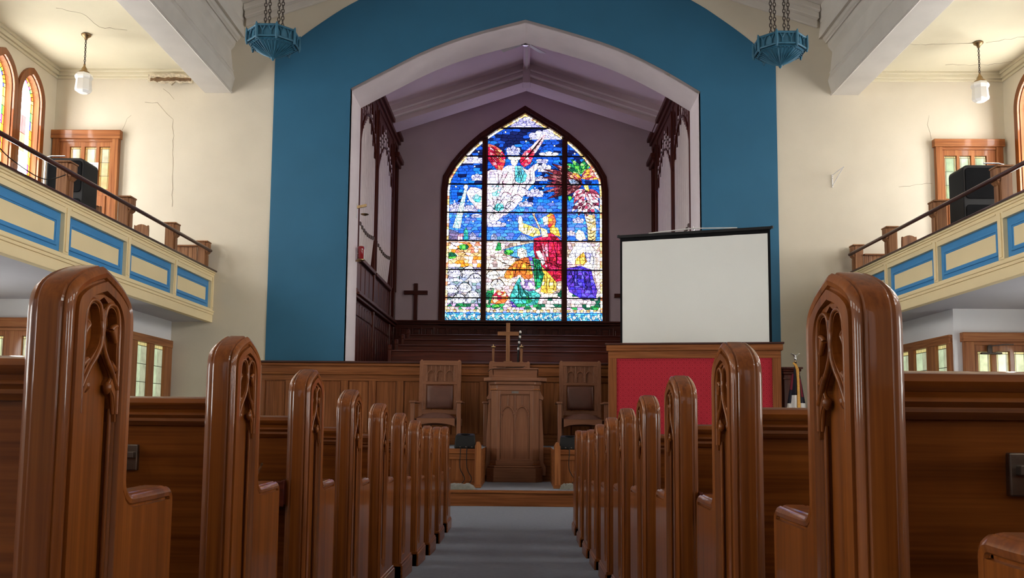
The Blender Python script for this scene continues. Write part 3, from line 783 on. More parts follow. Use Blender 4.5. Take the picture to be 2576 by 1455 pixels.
reg([(378, 1284), (390, 1240), (420, 1208), (470, 1214), (494, 1250), (470, 1284), (420, 1294)], (.9, .14, .03), ORG, (.95, .5, .35), CRIM); reg([(494, 1268), (520, 1280), (545, 1312), (510, 1312)], LILAC, PUR); reg([(430, 1085), (470, 1082), (462, 1118), (430, 1118)], W_)
# seated figure
reg([(878, 962), (918, 900), (1002, 898), (1040, 958), (1048, 1082), (1004, 1084), (940, 1062), (856, 1012), (870, 985)], W_, CR, LV2, (.9, .85, .95)); reg([(910, 842), (930, 812), (962, 828), (978, 872), (940, 888), (914, 872)], W_, LV2, CR)
reg([(912, 1004), (962, 958), (984, 1018), (962, 1042), (908, 1042)], OR2, YEL, ORG); reg([(968, 958), (1012, 968), (1002, 1022), (980, 1012)], LAV, (.3, .3, .8)); reg([(880, 1040), (950, 1036), (945, 1056), (880, 1060)], PK2, (1.1, .5, .4))
reg([(853, 1062), (940, 1046), (1012, 1070), (1022, 1122), (1048, 1202), (1040, 1256), (962, 1262), (872, 1212), (850, 1140)], PU2, PUR, (.12, .10, .85), (.03, .015, .2)); reg([(1040, 960), (1082, 950), (1082, 1140), (1050, 1180), (1030, 1100)], CR, (.8, .6, .5), PK)
# foot: row of squares and leaf scroll
for k in range(0, 50): reg([(80 + 21 * k, 1326), (100 + 21 * k, 1326), (100 + 21 * k, 1345), (80 + 21 * k, 1345)], *([(W_,), (Y2,), (CR,), ((.9, .5, .2),)][k % 4]))
reg([(80, 1348), (1110, 1348), (1110, 1403), (80, 1403)], (.05, .35, .75), (.12, .55, .9), (.03, .22, .6))
for k in range(0, 34):
    reg(ell(95 + 30 * k, 1368 + (9 if k % 2 else -3), 11, 13, 8), (.75, 1.0, 1.05), W_, TE2); reg(leaf(95 + 30 * k, 1376, -40 if k % 2 else 40, 30, 6), (.6, .95, 1.0), W_)

# painted outlines and folds: thin lines left dark between the pieces
def stroke(pts, w=2.6, n=4):
    P = [Vector(p) for p in spline(pts, n)]; a, b = [], []
    for i, p in enumerate(P):
        t = (P[min(i + 1, len(P) - 1)] - P[max(i - 1, 0)]).normalized(); q = Vector((-t.y, t.x)) * w / 2 * math.sin(math.pi * (0.12 + 0.76 * i / (len(P) - 1)))
        a.append(tuple(p + q)); b.append(tuple(p - q))
    reg(a + b[::-1], 'lead')
def folds(a0, a1, b0, b1, n, bow=12, w=2.3):
    n = max(3, round(n * .75)); w = min(w, 2.3)
    for k in range(n):
        t = (k + .5) / n
        p, q = Vector(a0).lerp(Vector(a1), t), Vector(b0).lerp(Vector(b1), t)
        m_ = (p + q) / 2 + Vector((bow * 1.4 * math.sin(k * 2.3 + 1), 0)); q = p.lerp(q, .72 + .28 * math.sin(k * 1.7) ** 2)
        stroke([tuple(p), tuple(p.lerp(m_, .6)), tuple(m_), tuple(q)], w)
folds((660, 880), (815, 890), (720, 1060), (815, 1130), 7); folds((705, 1080), (780, 1150), (700, 1210), (780, 1215), 5, 6)
folds((500, 1060), (640, 1005), (480, 1130), (640, 1110), 7, 8); folds((545, 1160), (580, 1190), (510, 1290), (670, 1280), 7, 14); folds((648, 1010), (690, 1020), (660, 1190), (700, 1110), 4, 6)
folds((870, 1070), (1005, 1075), (870, 1200), (1035, 1245), 8, 14); folds((890, 960), (1030, 950), (880, 1020), (1040, 1070), 6, 8); folds((570, 785), (680, 820), (575, 835), (650, 858), 5, 3)
folds((400, 440), (640, 430), (360, 600), (590, 570), 9, 20, 2.8); folds((360, 600), (560, 610), (360, 750), (450, 720), 7, 22, 2.8); folds((535, 410), (565, 410), (540, 500), (590, 500), 4, 6)
for k in range(9): stroke([(462 - 6 * k, 345 + 6 * k), (430 - 8 * k, 320 + 2 * k), (365 + 2 * k, 268 + 13 * k)], 3)
for k in range(9): stroke([(562 + 2 * k, 385 - 2 * k), (600 + 6 * k, 345 - 8 * k), (640 + 8 * k, 330 - 15 * k)], 3)
for cx, cy in ((150, 1095), (240, 1085), (130, 1200), (215, 1190), (280, 1130), (180, 1260), (265, 1240), (390, 1110), (420, 1165)):
    stroke([(cx - 45, cy + 5), (cx - 20, cy - 28), (cx + 20, cy - 28), (cx + 46, cy + 4)], 4); stroke([(cx - 40, cy + 12), (cx - 44, cy + 40)], 4); stroke([(cx + 30, cy + 20), (cx + 32, cy + 46)], 4)
    for q in range(4): stroke([(cx - 24 + 16 * q, cy - 8), (cx - 16 + 16 * q, cy + 2), (cx - 8 + 16 * q, cy - 8)], 2.5)
for cx, cy in ((540, 615), (575, 570), (500, 660), (455, 700), (395, 740), (365, 690), (420, 650), (470, 600)): stroke([(cx - 34, cy + 8), (cx - 20, cy - 20), (cx + 8, cy - 25), (cx + 32, cy - 4)], 3.2)
for a, l in ((168, 175), (182, 225), (196, 235), (208, 240), (222, 210)): stroke([(950, 520), (950 + l * math.cos(R(a + 3)), 520 + l * math.sin(R(a + 3)))], 4, 1)
for a, l in ((15, 100), (35, 120), (60, 110), (120, 110), (145, 105)): stroke([(975, 560), (975 + l * math.cos(R(a + 5)), 560 + l * math.sin(R(a + 5)))], 4, 1); stroke([(980, 625), (980 + l * math.cos(R(a + 9)), 625 + l * math.sin(R(a + 9)))], 4, 1)
for k in range(7): stroke([(975, 735 + 22 * k), (1005, 752 + 22 * k), (1036, 735 + 22 * k)], 2.4)
stroke([(505, 372), (512, 378), (520, 372)], 3); stroke([(525, 372), (532, 366)], 3); stroke([(712, 745), (722, 742)], 4); stroke([(706, 770), (716, 768)], 4); stroke([(555, 955), (590, 960), (600, 985)], 4)
for k in range(12): stroke([(350 + 36 * k % 460, 1000 + 17 * (k % 4)), (380 + 36 * k % 460, 994 + 17 * (k % 4)), (410 + 36 * k % 460, 1004 + 17 * (k % 4))], 4)
for k in range(8): stroke([(100 + 27 * k, 910 + 18 * (k % 5)), (118 + 27 * k, 904 + 18 * (k % 5)), (136 + 27 * k, 914 + 18 * (k % 5))], 4)

def inside(p, poly):
    x, y = p; c = False; j = len(poly) - 1
    for i in range(len(poly)):
        xi, yi = poly[i]; xj, yj = poly[j]
        if (yi > y) != (yj > y) and x < (xj - xi) * (y - yi) / (yj - yi) + xi: c = not c
        j = i
    return c
def design(p, big=False):
    for pts, pal, bb in reversed(REG):
        if bb[0] <= p[0] <= bb[1] and bb[2] <= p[1] <= bb[3] and inside(p, pts):
            if pal[0] == 'lead':
                if big: continue
                return None
            c = pal[rg.randrange(len(pal))]; k = rg.uniform(.75, 1.2)
            return tuple(v * k for v in c)
    v = p[1]
    t = min(1, max(0, (v - 120) / 500))
    c = rg.random()
    if c < .45 - .3 * t: base = (.003, .008, .06)
    elif c < .8: base = (.008, .05 + .05 * t, .36 + .3 * t)
    else: base = (.012, .13 + .05 * t, .52 + .18 * t)
    if v > 640: base = [(.02, .12, .72), (.05, .20, .85), (.05, .28, .85), (.10, .16, .62)][rg.randrange(4)]
    k = rg.uniform(.7, 1.25)
    return tuple(x * k for x in base)

# leading: cells stretched along the sky courses, finer in the figures, cut again along every outline of the design
STR = 2.3
seeds = []
v = 70.0
while v < 1400:
    low = v > 890
    dv = 20 if not low else 23
    u = 80 + rg.uniform(0, 30)
    while u < 1095:
        fine = low or any(b[0] - 5 <= u <= b[1] + 5 and b[2] <= v <= b[3] for _, pl, b in REG[70:] if pl[0] != 'lead')
        du = rg.uniform(22, 30) if fine else rg.uniform(36, 62)
        seeds.append((u + rg.uniform(-4, 4), (v + rg.uniform(-4, 4)) * STR)); u += du
    v += dv
cells_e = set(); vid = {}; cv = []
def vkey(p):
    k = (round(p[0], 2), round(p[1], 2))
    if k not in vid: vid[k] = len(cv); cv.append(k)
    return vid[k]
buck = {}
for i, s_ in enumerate(seeds): buck.setdefault((int(s_[0] // 60), int(s_[1] // 60)), []).append(i)
for i, (sx_, sy_) in enumerate(seeds):
    poly = [(sx_ - 55, sy_ - 55), (sx_ + 55, sy_ - 55), (sx_ + 55, sy_ + 55), (sx_ - 55, sy_ + 55)]
    bx, by = int(sx_ // 60), int(sy_ // 60)
    nb = [j for dx in (-2, -1, 0, 1, 2) for dy in (-2, -1, 0, 1, 2) for j in buck.get((bx + dx, by + dy), ()) if j != i]
    nb.sort(key=lambda j: (seeds[j][0] - sx_) ** 2 + (seeds[j][1] - sy_) ** 2)
    for j in nb[:26]:
        nx, ny = seeds[j][0] - sx_, seeds[j][1] - sy_
        poly = clip_half(poly, nx, ny, nx * (seeds[j][0] + sx_) / 2 + ny * (seeds[j][1] + sy_) / 2)
        if len(poly) < 3: break
    ids = [vkey((a, b / STR)) for a, b in poly]
    for k in range(len(ids)):
        if ids[k] != ids[k - 1]: cells_e.add((min(ids[k], ids[k - 1]), max(ids[k], ids[k - 1])))
lights = []
for a, b in ((60, 316), (350, 824), (858, 1120)):
    lights.append(clip_half(clip_half(list(GL), 1, 0, b), -1, 0, -a))
for pts, pal, bb in REG:
    ids = [vkey(p) for p in pts]
    for k in range(len(ids)):
        if ids[k] != ids[k - 1]: cells_e.add((min(ids[k], ids[k - 1]), max(ids[k], ids[k - 1])))
border = [frame_loop(0), frame_loop(13)]
for L in lights + border[1:]:
    ids = [vkey(p) for p in L]
    for k in range(len(ids)):
        if ids[k] != ids[k - 1]: cells_e.add((min(ids[k], ids[k - 1]), max(ids[k], ids[k - 1])))
ov, oe, of, _, _, _ = delaunay_2d_cdt([Vector(p) for p in cv], sorted(cells_e), [], 3, 1e-4)
pcs = []
for f in of:
    p = [(ov[i].x, ov[i].y) for i in f]
    A = poly_area(p)
    if abs(A) < 14 or abs(A) > 9000: continue
    c = (sum((p[i - 1][0] + p[i][0]) * (p[i - 1][0] * p[i][1] - p[i][0] * p[i - 1][1]) for i in range(len(p))) / (6 * A) if True else 0,
         sum((p[i - 1][1] + p[i][1]) * (p[i - 1][0] * p[i][1] - p[i][0] * p[i - 1][1]) for i in range(len(p))) / (6 * A))
    if not any(inside(c, L) for L in lights): continue
    if not inside(c, border[1]) and c[1] < 1330:
        col = [Y2, (1.0, .3, .15), W_, CR, (.9, .55, .2)][rg.randrange(5)]
    else: col = design(c, abs(A) > 70)
    if col is None: continue
    pcs.append((p, col))
G_PIC = glow_mat('picture_window_glass', DAY_CHANCEL, 'glass_color', var=0.22, vscale=22)
# painted folds and shading lines fired on the glass
_nt = G_PIC.node_tree
_mp = coords(_nt, (1, 1, 1)); _wv = _nt.nodes.new('ShaderNodeTexNoise'); _wv.inputs['Scale'].default_value = 5.5; _wv.inputs['Detail'].default_value = 2; _wv.inputs['Distortion'].default_value = 1.5
_nt.links.new(_mp.outputs[0], _wv.inputs['Vector'])
_wm = _nt.nodes.new('ShaderNodeMath'); _wm.operation = 'MULTIPLY'; _wm.inputs[1].default_value = 9.0
_nt.links.new(_wv.outputs['Fac'], _wm.inputs[0])
_fr = _nt.nodes.new('ShaderNodeMath'); _fr.operation = 'PINGPONG'; _fr.inputs[1].default_value = 1.0
_nt.links.new(_wm.outputs[0], _fr.inputs[0])
_mr = _nt.nodes.new('ShaderNodeMapRange'); _mr.inputs['From Min'].default_value = 0.02; _mr.inputs['From Max'].default_value = 0.30
_mr.inputs['To Min'].default_value = 0.30; _mr.inputs['To Max'].default_value = 1.0
_nt.links.new(_fr.outputs[0], _mr.inputs['Value'])
_mm = _nt.nodes.new('ShaderNodeMath'); _mm.operation = 'MULTIPLY'
_b = _nt.nodes['Principled BSDF']; _src = _b.inputs['Emission Strength'].links[0].from_socket
_nt.links.new(_src, _mm.inputs[0]); _nt.links.new(_mr.outputs[0], _mm.inputs[1]); _nt.links.new(_mm.outputs[0], _b.inputs['Emission Strength'])
glass_pieces(pcs, wfn, wroot, G_PIC, 1.45, 0.006, limit=290)

# ================================================================== balconies, doors, hall windows
G_AMBER = glow_mat('amber_door_glass', 0.75, 'glass_color', var=0.2)
def leaded_light(x0, x1, z0, z1, fn, parent, rows, pal, bpal, bw=0.035):
    """one tall light: stacked panes with a double border of narrow strips"""
    pcs = []
    xa, xb = x0 + bw, x1 - bw
    zt = z1 - bw
    hs = (zt - z0) / rows
    for r_ in range(rows):
        pcs.append(([(xa, z0 + r_ * hs), (xb, z0 + r_ * hs), (xb, z0 + (r_ + 1) * hs), (xa, z0 + (r_ + 1) * hs)], pal[r_ % len(pal)]))
        for a, b in ((x0, xa), (xb, x1)):
            mid = (a + b) / 2
            for c_, d_ in ((a, mid), (mid, b)):
                pcs.append(([(c_, z0 + r_ * hs), (d_, z0 + r_ * hs), (d_, z0 + (r_ + 1) * hs), (c_, z0 + (r_ + 1) * hs)], bpal[(r_ + (c_ == a)) % len(bpal)]))
    for a, b in ((x0, xa), (xa, xb), (xb, x1)):
        pcs.append(([(a, zt), (b, zt), (b, z1), (a, z1)], bpal[0]))
    glass_pieces(pcs, fn, parent, G_AMBER, 0.0035, 0.003, limit=300)
def leaded_door(n, x0, x1, z0, z1, Y, lights, lz, pal, bpal, rows, slab, hdr=0.2, cas=0.14, parent_name=None):
    """casing and door on a wall facing the nave (normal -Y)"""
    d = struct_root('door_%d' % n, ((x0 + x1) / 2, Y, z0))
    box('casing', TRIMW['z'], d, x0, x0 + cas, Y - 0.09, Y + 0.0, z0, z1 - hdr, bevel=0.006)
    box('casing', TRIMW['z'], d, x1 - cas, x1, Y - 0.09, Y + 0.0, z0, z1 - hdr, bevel=0.006)
    box('head_casing', TRIMW['x'], d, x0 - 0.03, x1 + 0.03, Y - 0.11, Y + 0.0, z1 - hdr, z1, bevel=0.008)
    box('head_moulding', TRIMW['x'], d, x0 + cas, x1 - cas, Y - 0.07, Y + 0.0, z1 - hdr - 0.05, z1 - hdr, bevel=0.006)
    sx0, sx1 = x0 + cas, x1 - cas
    st = z1 - hdr - 0.05
    # slab made of stiles, rails and panels around the lights
    fnd = lambda a, b, t: Vector((a, Y - 0.012 - t, b))
    holes = [[(a, lz[0]), (b, lz[0]), (b, lz[1]), (a, lz[1])] for a, b in lights]
    MB().plate([(sx0, z0), (sx1, z0), (sx1, st), (sx0, st)], holes, lambda a, b, t: Vector((a, Y - t, b)), 0.0, 0.05).build('door_slab', TRIMW['z'], d, bevel=0.004)
    pw = (sx1 - sx0 - 0.2) / 2
    hb = (lz[0] - 0.14) - (z0 + 0.18)
    if hb > 0.2:
        for k in range(2):
            a = sx0 + 0.08 + k * (pw + 0.04)
            for zz0, zz1 in ((z0 + 0.14, z0 + 0.14 + hb * .55), (z0 + 0.14 + hb * .55 + .07, lz[0] - 0.12)):
                box('panel', TRIMW['z'], d, a, a + pw, Y - 0.068, Y - 0.045, zz0, zz1, bevel=0.014)
    for a, b in lights:
        box('lead_backing', M_LEAD, d, a, b, Y - 0.012, Y - 0.005, lz[0], lz[1])
        leaded_light(a + .004, b - .004, lz[0] + .004, lz[1] - .004, fnd, d, rows, pal, bpal)
    return d
def xz(px, py, Y): v = onY(px, py, Y); return v.x, v.z
FB = BZ1 - 0.45                              # balcony floor
AMB = [(1.0, .72, .30), (1.0, .80, .40), (.95, .85, .55), (1.0, .72, .28)]; AMB_B = [(.85, .45, .10), (.95, .6, .2)]
GRN_ = [(.62, .80, .45), (.75, .88, .60), (.60, .78, .46), (.80, .86, .50)]; GRN_B = [(.75, .62, .25), (.55, .50, .30), (.85, .75, .45)]
zt, lz1, lz0 = onY(220, 331, YW).z, onY(220, 371, YW).z, onY(220, 478, YW).z
leaded_door(1, onY(136, 400, YW).x, onY(302, 400, YW).x, FB, zt, YW, [(onY(a, 420, YW).x, onY(b, 420, YW).x) for a, b in ((177, 205), (214, 243), (251, 278))], (lz0, lz1), AMB, AMB_B, 3, None, hdr=0.16, cas=0.12)
zt, lz1, lz0 = onY(2435, 354, YW).z, onY(2435, 394, YW).z, onY(2435, 502, YW).z
leaded_door(2, onY(2350, 420, YW).x, onY(2519, 420, YW).x, FB, zt, YW, [(onY(a, 440, YW).x, onY(b, 440, YW).x) for a, b in ((2374, 2405), (2412, 2441), (2450, 2480))], (lz0, lz1), GRN_, GRN_B, 3, None, hdr=0.14, cas=0.12)
# doors in the stair halls, ground floor
Yr = VY[1]
zr = onY(2450, 838, Yr).z
leaded_door(3, onY(2421, 900, Yr).x, onY(2421, 900, Yr).x + 1.45, 0.0, zr, Yr, [(onY(a, 900, Yr).x, onY(b, 900, Yr).x) for a, b in ((2456, 2490), (2502, 2536), (2547, 2581))], (0.95, onY(2470, 885, Yr).z), GRN_, GRN_B, 4, None, hdr=0.14)
xl_ = -onY(2421, 900, Yr).x
zl = onY(40, 801, VY[-1]).z
leaded_door(4, xl_ - 1.75, xl_, 0.0, zl, VY[-1], [(onY(a, 880, VY[-1]).x, onY(b, 880, VY[-1]).x) for a, b in ((-26, 11), (58, 92), (130, 165))], (0.95, onY(40, 846, VY[-1]).z), GRN_, GRN_B, 4, None, hdr=0.14)
dc = thing('door_closer', 'dark metal door closer arm at the head of the ground floor door', 'door closer', onY(2490, 880, Yr - 0.06))
c_ = onY(2490, 882, Yr - 0.09)
MB().lathe(c_ + Vector((0, 0, -0.05)), [(0.03, 0), (0.035, 0.02), (0.035, 0.11), (0.02, 0.13)], 10).build('body', M_IRON, dc, smooth=50)
MB().box(c_.x - .13, c_.x + .17, c_.y - .03, c_.y + .035, c_.z - .06, c_.z - .03).build('cylinder_case', M_IRON, dc, bevel=0.008)
MB().tube([c_ + Vector((0, -.02, .06)), c_ + Vector((.20, -.06, .085)), c_ + Vector((.34, -.02, .09))], 0.009, 6).build('arm', M_STEEL, dc)
# hall side windows
for sx in (-1, 1):
    xw = VX[sx]; xs = xw - sx * 0.0
    nwin += 1
    zt = onX(2398, 842, VX[1]).z if sx > 0 else onX(427, 858, VX[-1]).z
    y0, y1 = VY[sx] + 0.04, YW - 0.04
    w = struct_root('window_%d' % nwin, (xw, (y0 + y1) / 2, 0.9))
    tt = lambda t0, t1: sorted((xw - sx * t0, xw - sx * t1))
    def pane_y(px): return onX(px, 900, xw).y
    if sx > 0: lts = [(pane_y(b), pane_y(a)) for a, b in ((2362, 2389), (2306, 2338), (2268, 2292))]
    else: lts = [(y0 + 0.12 + 0.0, y0 + 0.12 + 0.62)] + [(pane_y(a), pane_y(b)) for a, b in ((338, 367), (381, 407))]
    box('window_head', TRIMW['y'], w, *tt(-0.01, 0.06), y0, y1, zt - 0.13, zt, bevel=0.006)
    box('sill', TRIMW['y'], w, *tt(-0.01, 0.08), y0, y1, 0.80, 0.88, bevel=0.006)
    edges = [y0] + [v for l in lts for v in l] + [y1]
    for k in range(0, len(edges), 2):
        if edges[k + 1] - edges[k] > 0.01: box('mullion', TRIMW['z'], w, *tt(-0.01, 0.05), edges[k], edges[k + 1], 0.88, zt - 0.13, bevel=0.006)
    for a, b in lts:
        box('lead_backing', M_LEAD, w, *tt(-0.005, 0.004), a, b, 0.88, zt - 0.13)
        fnq = lambda p, q, t, xw=xw, sx=sx: Vector((xw - sx * (0.004 + t), p, q))
        pcs = []
        zz0, zz1 = 0.88, zt - 0.19
        n = 5
        for r_ in range(n):
            for c_ in range(2):
                pcs.append(([(a + (b - a) * c_ / 2, zz0 + (zz1 - zz0) * r_ / n), (a + (b - a) * (c_ + 1) / 2, zz0 + (zz1 - zz0) * r_ / n), (a + (b - a) * (c_ + 1) / 2, zz0 + (zz1 - zz0) * (r_ + 1) / n), (a + (b - a) * c_ / 2, zz0 + (zz1 - zz0) * (r_ + 1) / n)], (.50, .60, .38) if (c_ == 0) == (sx < 0) else (.40, .42, .28)))
        for k in range(5): pcs.append(([(a + (b - a) * k / 5, zz1), (a + (b - a) * (k + 1) / 5, zz1), (a + (b - a) * (k + 1) / 5, zz1 + .06), (a + (b - a) * k / 5, zz1 + .06)], (.6, .5, .2)))
        glass_pieces(pcs, fnq, w, G_AMBER, 0.005, 0.003, limit=300)

# ------------------------------------------------------------------ balconies
SIDE = {-1: 'facing the projection screen side from across the nave', 1: 'over the flag and projection screen side'}
BAL_Y0 = -7.0
for sx in (-1, 1):
    X0 = BALX[sx]
    xw = XL if sx < 0 else XR
    T = lambda a, b: sorted((X0 - sx * a, X0 - sx * b))      # a, b: distance out towards the nave
    bal = thing('balcony', ('cream balcony front with blue bordered panels, below the broken cornice patch' if sx < 0 else 'cream balcony front with blue bordered panels, on the wall bracket side'), 'balcony', (X0, YW - 1.5, BZ0), 'panelled balconies')
    x0, x1 = sorted((X0 + sx * 0.07, xw))
    fb = struct_root('floor_balcony_' + ('left' if sx < 0 else 'right'), (xw, YW - 1, FB))
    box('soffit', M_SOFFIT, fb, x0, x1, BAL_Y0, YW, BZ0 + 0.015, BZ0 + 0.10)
    box('balcony_floor', M_CARPET, fb, *sorted((X0 + sx * 0.28, xw)), BAL_Y0, YW, FB - 0.1, FB)
    box('core', M_YELLOW, bal, *T(-0.28, -0.06), BAL_Y0, YW, BZ0 + 0.02, BZ1 - 0.03)
    box('cap_board', DARKRAIL['y'], bal, *T(-0.32, 0.055), BAL_Y0, YW, BZ1 - 0.028, BZ1, bevel=0.01)
    box('cap_moulding', M_YELLOW, bal, *T(-0.06, 0.035), BAL_Y0, YW, BZ1 - 0.055, BZ1 - 0.028, bevel=0.008)
    box('cap_moulding', M_YELLOW, bal, *T(-0.06, 0.018), BAL_Y0, YW, BZ1 - 0.085, BZ1 - 0.055, bevel=0.008)
    box('frieze', M_YELLOW, bal, *T(-0.06, 0.0), BAL_Y0, YW, BZ1 - 0.205, BZ1 - 0.085)
    zb = BZ0 + 0.235
    box('lower_rail', M_YELLOW, bal, *T(-0.06, 0.0), BAL_Y0, YW, zb - 0.03, zb + 0.005)
    box('base_moulding', M_YELLOW, bal, *T(-0.06, 0.03), BAL_Y0, YW, zb - 0.06, zb - 0.03, bevel=0.01)
    box('base_moulding', M_YELLOW, bal, *T(-0.06, 0.015), BAL_Y0, YW, zb - 0.10, zb - 0.06, bevel=0.006)
    box('base_fascia', M_YELLOW, bal, *T(-0.1, 0.0), BAL_Y0, YW, BZ0, zb - 0.10, bevel=0.006)
    yy = [YW - 0.06 - 1.70 * k for k in range(13)]
    for k in range(12):
        ya, yb = yy[k + 1], yy[k]
        box('stile', M_YELLOW, bal, *T(-0.06, 0.0), yb - 0.065, min(yb + 0.065, YW), zb, BZ1 - 0.20)
        box('stile_strip', M_YELLOW, bal, *T(-0.0, 0.014), yb - 0.030, yb + 0.030, zb + 0.03, BZ1 - 0.13, bevel=0.005)
        box('frieze_strip', M_YELLOW, bal, *T(0.0, 0.012), ya + 0.085, yb - 0.075, BZ1 - 0.135, BZ1 - 0.115, bevel=0.004)
        a, b, z0, z1 = ya + 0.065, yb - 0.065, zb, BZ1 - 0.205
        fnp = lambda p, q, t, X0=X0, sx=sx: Vector((X0 - sx * t, p, q))
        rect = lambda d: [(a + d, z0 + d), (b - d, z0 + d), (b - d, z1 - d), (a + d, z1 - d)]
        MB().plate(rect(0), [rect(0.085)], fnp, -0.062, -0.052).build('panel_border', M_BALBLUE, bal)
        MB().plate(rect(0.08), [rect(0.115)], fnp, -0.062, -0.034).build('panel_moulding', M_BALBLUE, bal, bevel=0.008)
        MB().plate(rect(0.112), [rect(0.135)], fnp, -0.062, -0.044).build('panel_moulding', M_BALBLUE, bal, bevel=0.006)
        MB().prism([fnp(p, q, -0.062) for p, q in rect(0.13)], fnp(0, 0, 0.012) - fnp(0, 0, 0)).build('panel_field', M_YELLOW, bal)
    # railing: wooden posts with caps, one dark round handrail
    rl = thing('balcony_railing', ('dark round handrail on oak posts along balcony with two arched wall windows' if sx < 0 else 'dark round handrail on oak posts along balcony above the flag'), 'railing', (X0, YW - 1.5, BZ1), 'balcony railings')
    pz = onY(525, 612, YW).z if sx < 0 else onY(525, 612, YW).z
    zr_ = onY(530, 632, YW - 0.1).z
    py_ = [15.66, 14.22, 12.55, 10.85] + [10.85 - 1.7 * k for k in range(1, 6)]
    for k, y in enumerate(py_):
        p = box('post', POSTW['z'], rl, *T(-0.24, -0.10), y - 0.085, y + 0.085, BZ1, pz - 0.025, bevel=0.006)
        MB().box(*T(-0.265, -0.055), y - 0.105, y + 0.105, pz - 0.025, pz).build('post_cap', POSTW['y'], p, bevel=0.008)
        MB().box(*T(-0.11, -0.055), y - 0.075, y + 0.075, zr_ - 0.03, pz - 0.03).build('head_block', POSTW['z'], p, bevel=0.006)
        MB().prism([fnp(y - .075, zr_ - .03, -.055), fnp(y + .075, zr_ - .03, -.055), fnp(y + .06, zr_ - .08, -.10), fnp(y - .06, zr_ - .08, -.10)], fnp(0, 0, -.03) - fnp(0, 0, 0)).build('corbel', POSTW['z'], p)
        MB().box(*T(-0.105, -0.08), y - 0.05, y + 0.05, BZ1, zr_ - 0.08).build('pilaster', POSTW['z'], p, bevel=0.005)
        MB().box(*T(-0.105, -0.055), y - 0.07, y + 0.07, BZ1, BZ1 + 0.04).build('foot_block', POSTW['y'], p, bevel=0.006)
    MB().tube([(X0 + sx * 0.035, YW - 0.12, zr_), (X0 + sx * 0.035, BAL_Y0, zr_)], 0.028, 12).build('handrail', DARKRAIL['y'], rl, smooth=60)
    # tongue and groove partition at the end of the balcony
    bp = thing('beadboard_partition', ('low oak tongue and groove partition at balcony end, near arched windows' if sx < 0 else 'low oak tongue and groove partition at balcony end, above the flag'), 'partition', (X0 + sx * .6, YW - 0.2, FB), 'balcony partitions')
    pzt = onY(480, 618, YW - 0.2).z if sx < 0 else onY(2160, 640, YW - 0.2).z
    for k in range(12):
        xa = X0 + sx * (0.245 + 0.075 * k); xb = X0 + sx * (0.245 + 0.075 * k + 0.071)
        MB().box(*sorted((xa, xb)), YW - 0.24, YW - 0.215, FB, pzt - 0.02).build('board', POSTW['z'], bp, bevel=0.004)
    MB().box(*sorted((X0 + sx * 0.24, X0 + sx * 1.17)), YW - 0.27, YW - 0.19, pzt - 0.03, pzt).build('top_rail', POSTW['x'], bp, bevel=0.006)
    # short pews on the balcony: rounded ends show above the cap
    ends = ((355, 564, 38), (238, 515, 32)) if sx < 0 else ((2288, 592, 38), (2412, 540, 34))
    for j, (px, py, wpx) in enumerate(ends):
        Y = 14.45 if j == 0 else 13.05
        v = onY(px, py, Y)
        bw = wpx / 2 * Y / FPX
        q = thing('balcony_pew', ['plain oak balcony pew with rounded end, next to the beadboard partition, ', 'plain oak balcony pew with rounded end, in front of the balcony door, '][j] + ('arched window side' if sx < 0 else 'flag side'), 'pew', (v.x, Y, FB), 'balcony pews')
        zt = v.z - FB
        prof = spline([(-bw, 0), (-bw, zt - .10), (-bw * .75, zt - .03), (0, zt), (bw * .75, zt - .03), (bw, zt - .10), (bw, 0)], 4)
        MB().prism([(v.x + a, Y, FB + b) for a, b in prof], (0, 0.05, 0)).build('end_panel', POSTW['z'], q, bevel=0.006)
        MB().box(*sorted((v.x - bw * .8, v.x + bw * .8)), Y + .05, YW - 0.3 if j == 0 else Y + .9, FB + 0.38, FB + 0.42).build('seat', POSTW['y'], q)
    # loudspeaker with a chrome tube stand behind the first post
    (pxa, pxb, pyt) = (118, 213, 397) if sx < 0 else (2421, 2524, 415)
    Y = 12.3
    a, b = onY(pxa, pyt, Y), onY(pxb, pyt, Y)
    q = thing('loudspeaker', 'tall black loudspeaker with rounded corners standing by ' + ('the amber glazed balcony door' if sx < 0 else 'the green glazed balcony door'), 'loudspeaker', ((a.x + b.x) / 2, Y, FB), 'balcony loudspeakers')
    hw, zt = (b.x - a.x) / 2, a.z - FB
    cx = (a.x + b.x) / 2
    def rr(hw, z0, z1, r):
        out = []
        for (ox, oz, s) in ((hw - r, z0 + r, -90), (hw - r, z1 - r, 0), (-hw + r, z1 - r, 90), (-hw + r, z0 + r, 180)):
            out += [(ox + r * math.cos(R(s + 22.5 * k)), oz + r * math.sin(R(s + 22.5 * k))) for k in range(5)]
        return out
    MB().prism([(cx + p, Y, FB + r_) for p, r_ in rr(hw, 0, zt, .07)], (0, 0.42, 0)).build('cabinet', M_BLACK, q, bevel=0.012)
    MB().prism([(cx + p, Y - .012, FB + r_) for p, r_ in rr(hw - .03, .04, zt * .60, .05)], (0, 0.03, 0)).build('woofer_grille', M_BLACKCLOTH, q, bevel=0.006)
    MB().prism([(cx + p, Y - .012, FB + r_) for p, r_ in rr(hw - .03, zt * .66, zt - .04, .05)], (0, 0.03, 0)).build('horn_grille', M_BLACKCLOTH, q, bevel=0.006)
    MB().tube([(cx + .17 * math.cos(2 * math.pi * k / 24), Y - .016, FB + zt * .33 + .17 * math.sin(2 * math.pi * k / 24)) for k in range(24)], 0.008, 6, closed=True).build('woofer_ring', M_BLACK, q, smooth=60)
    e = cx + sx * (hw + .012)
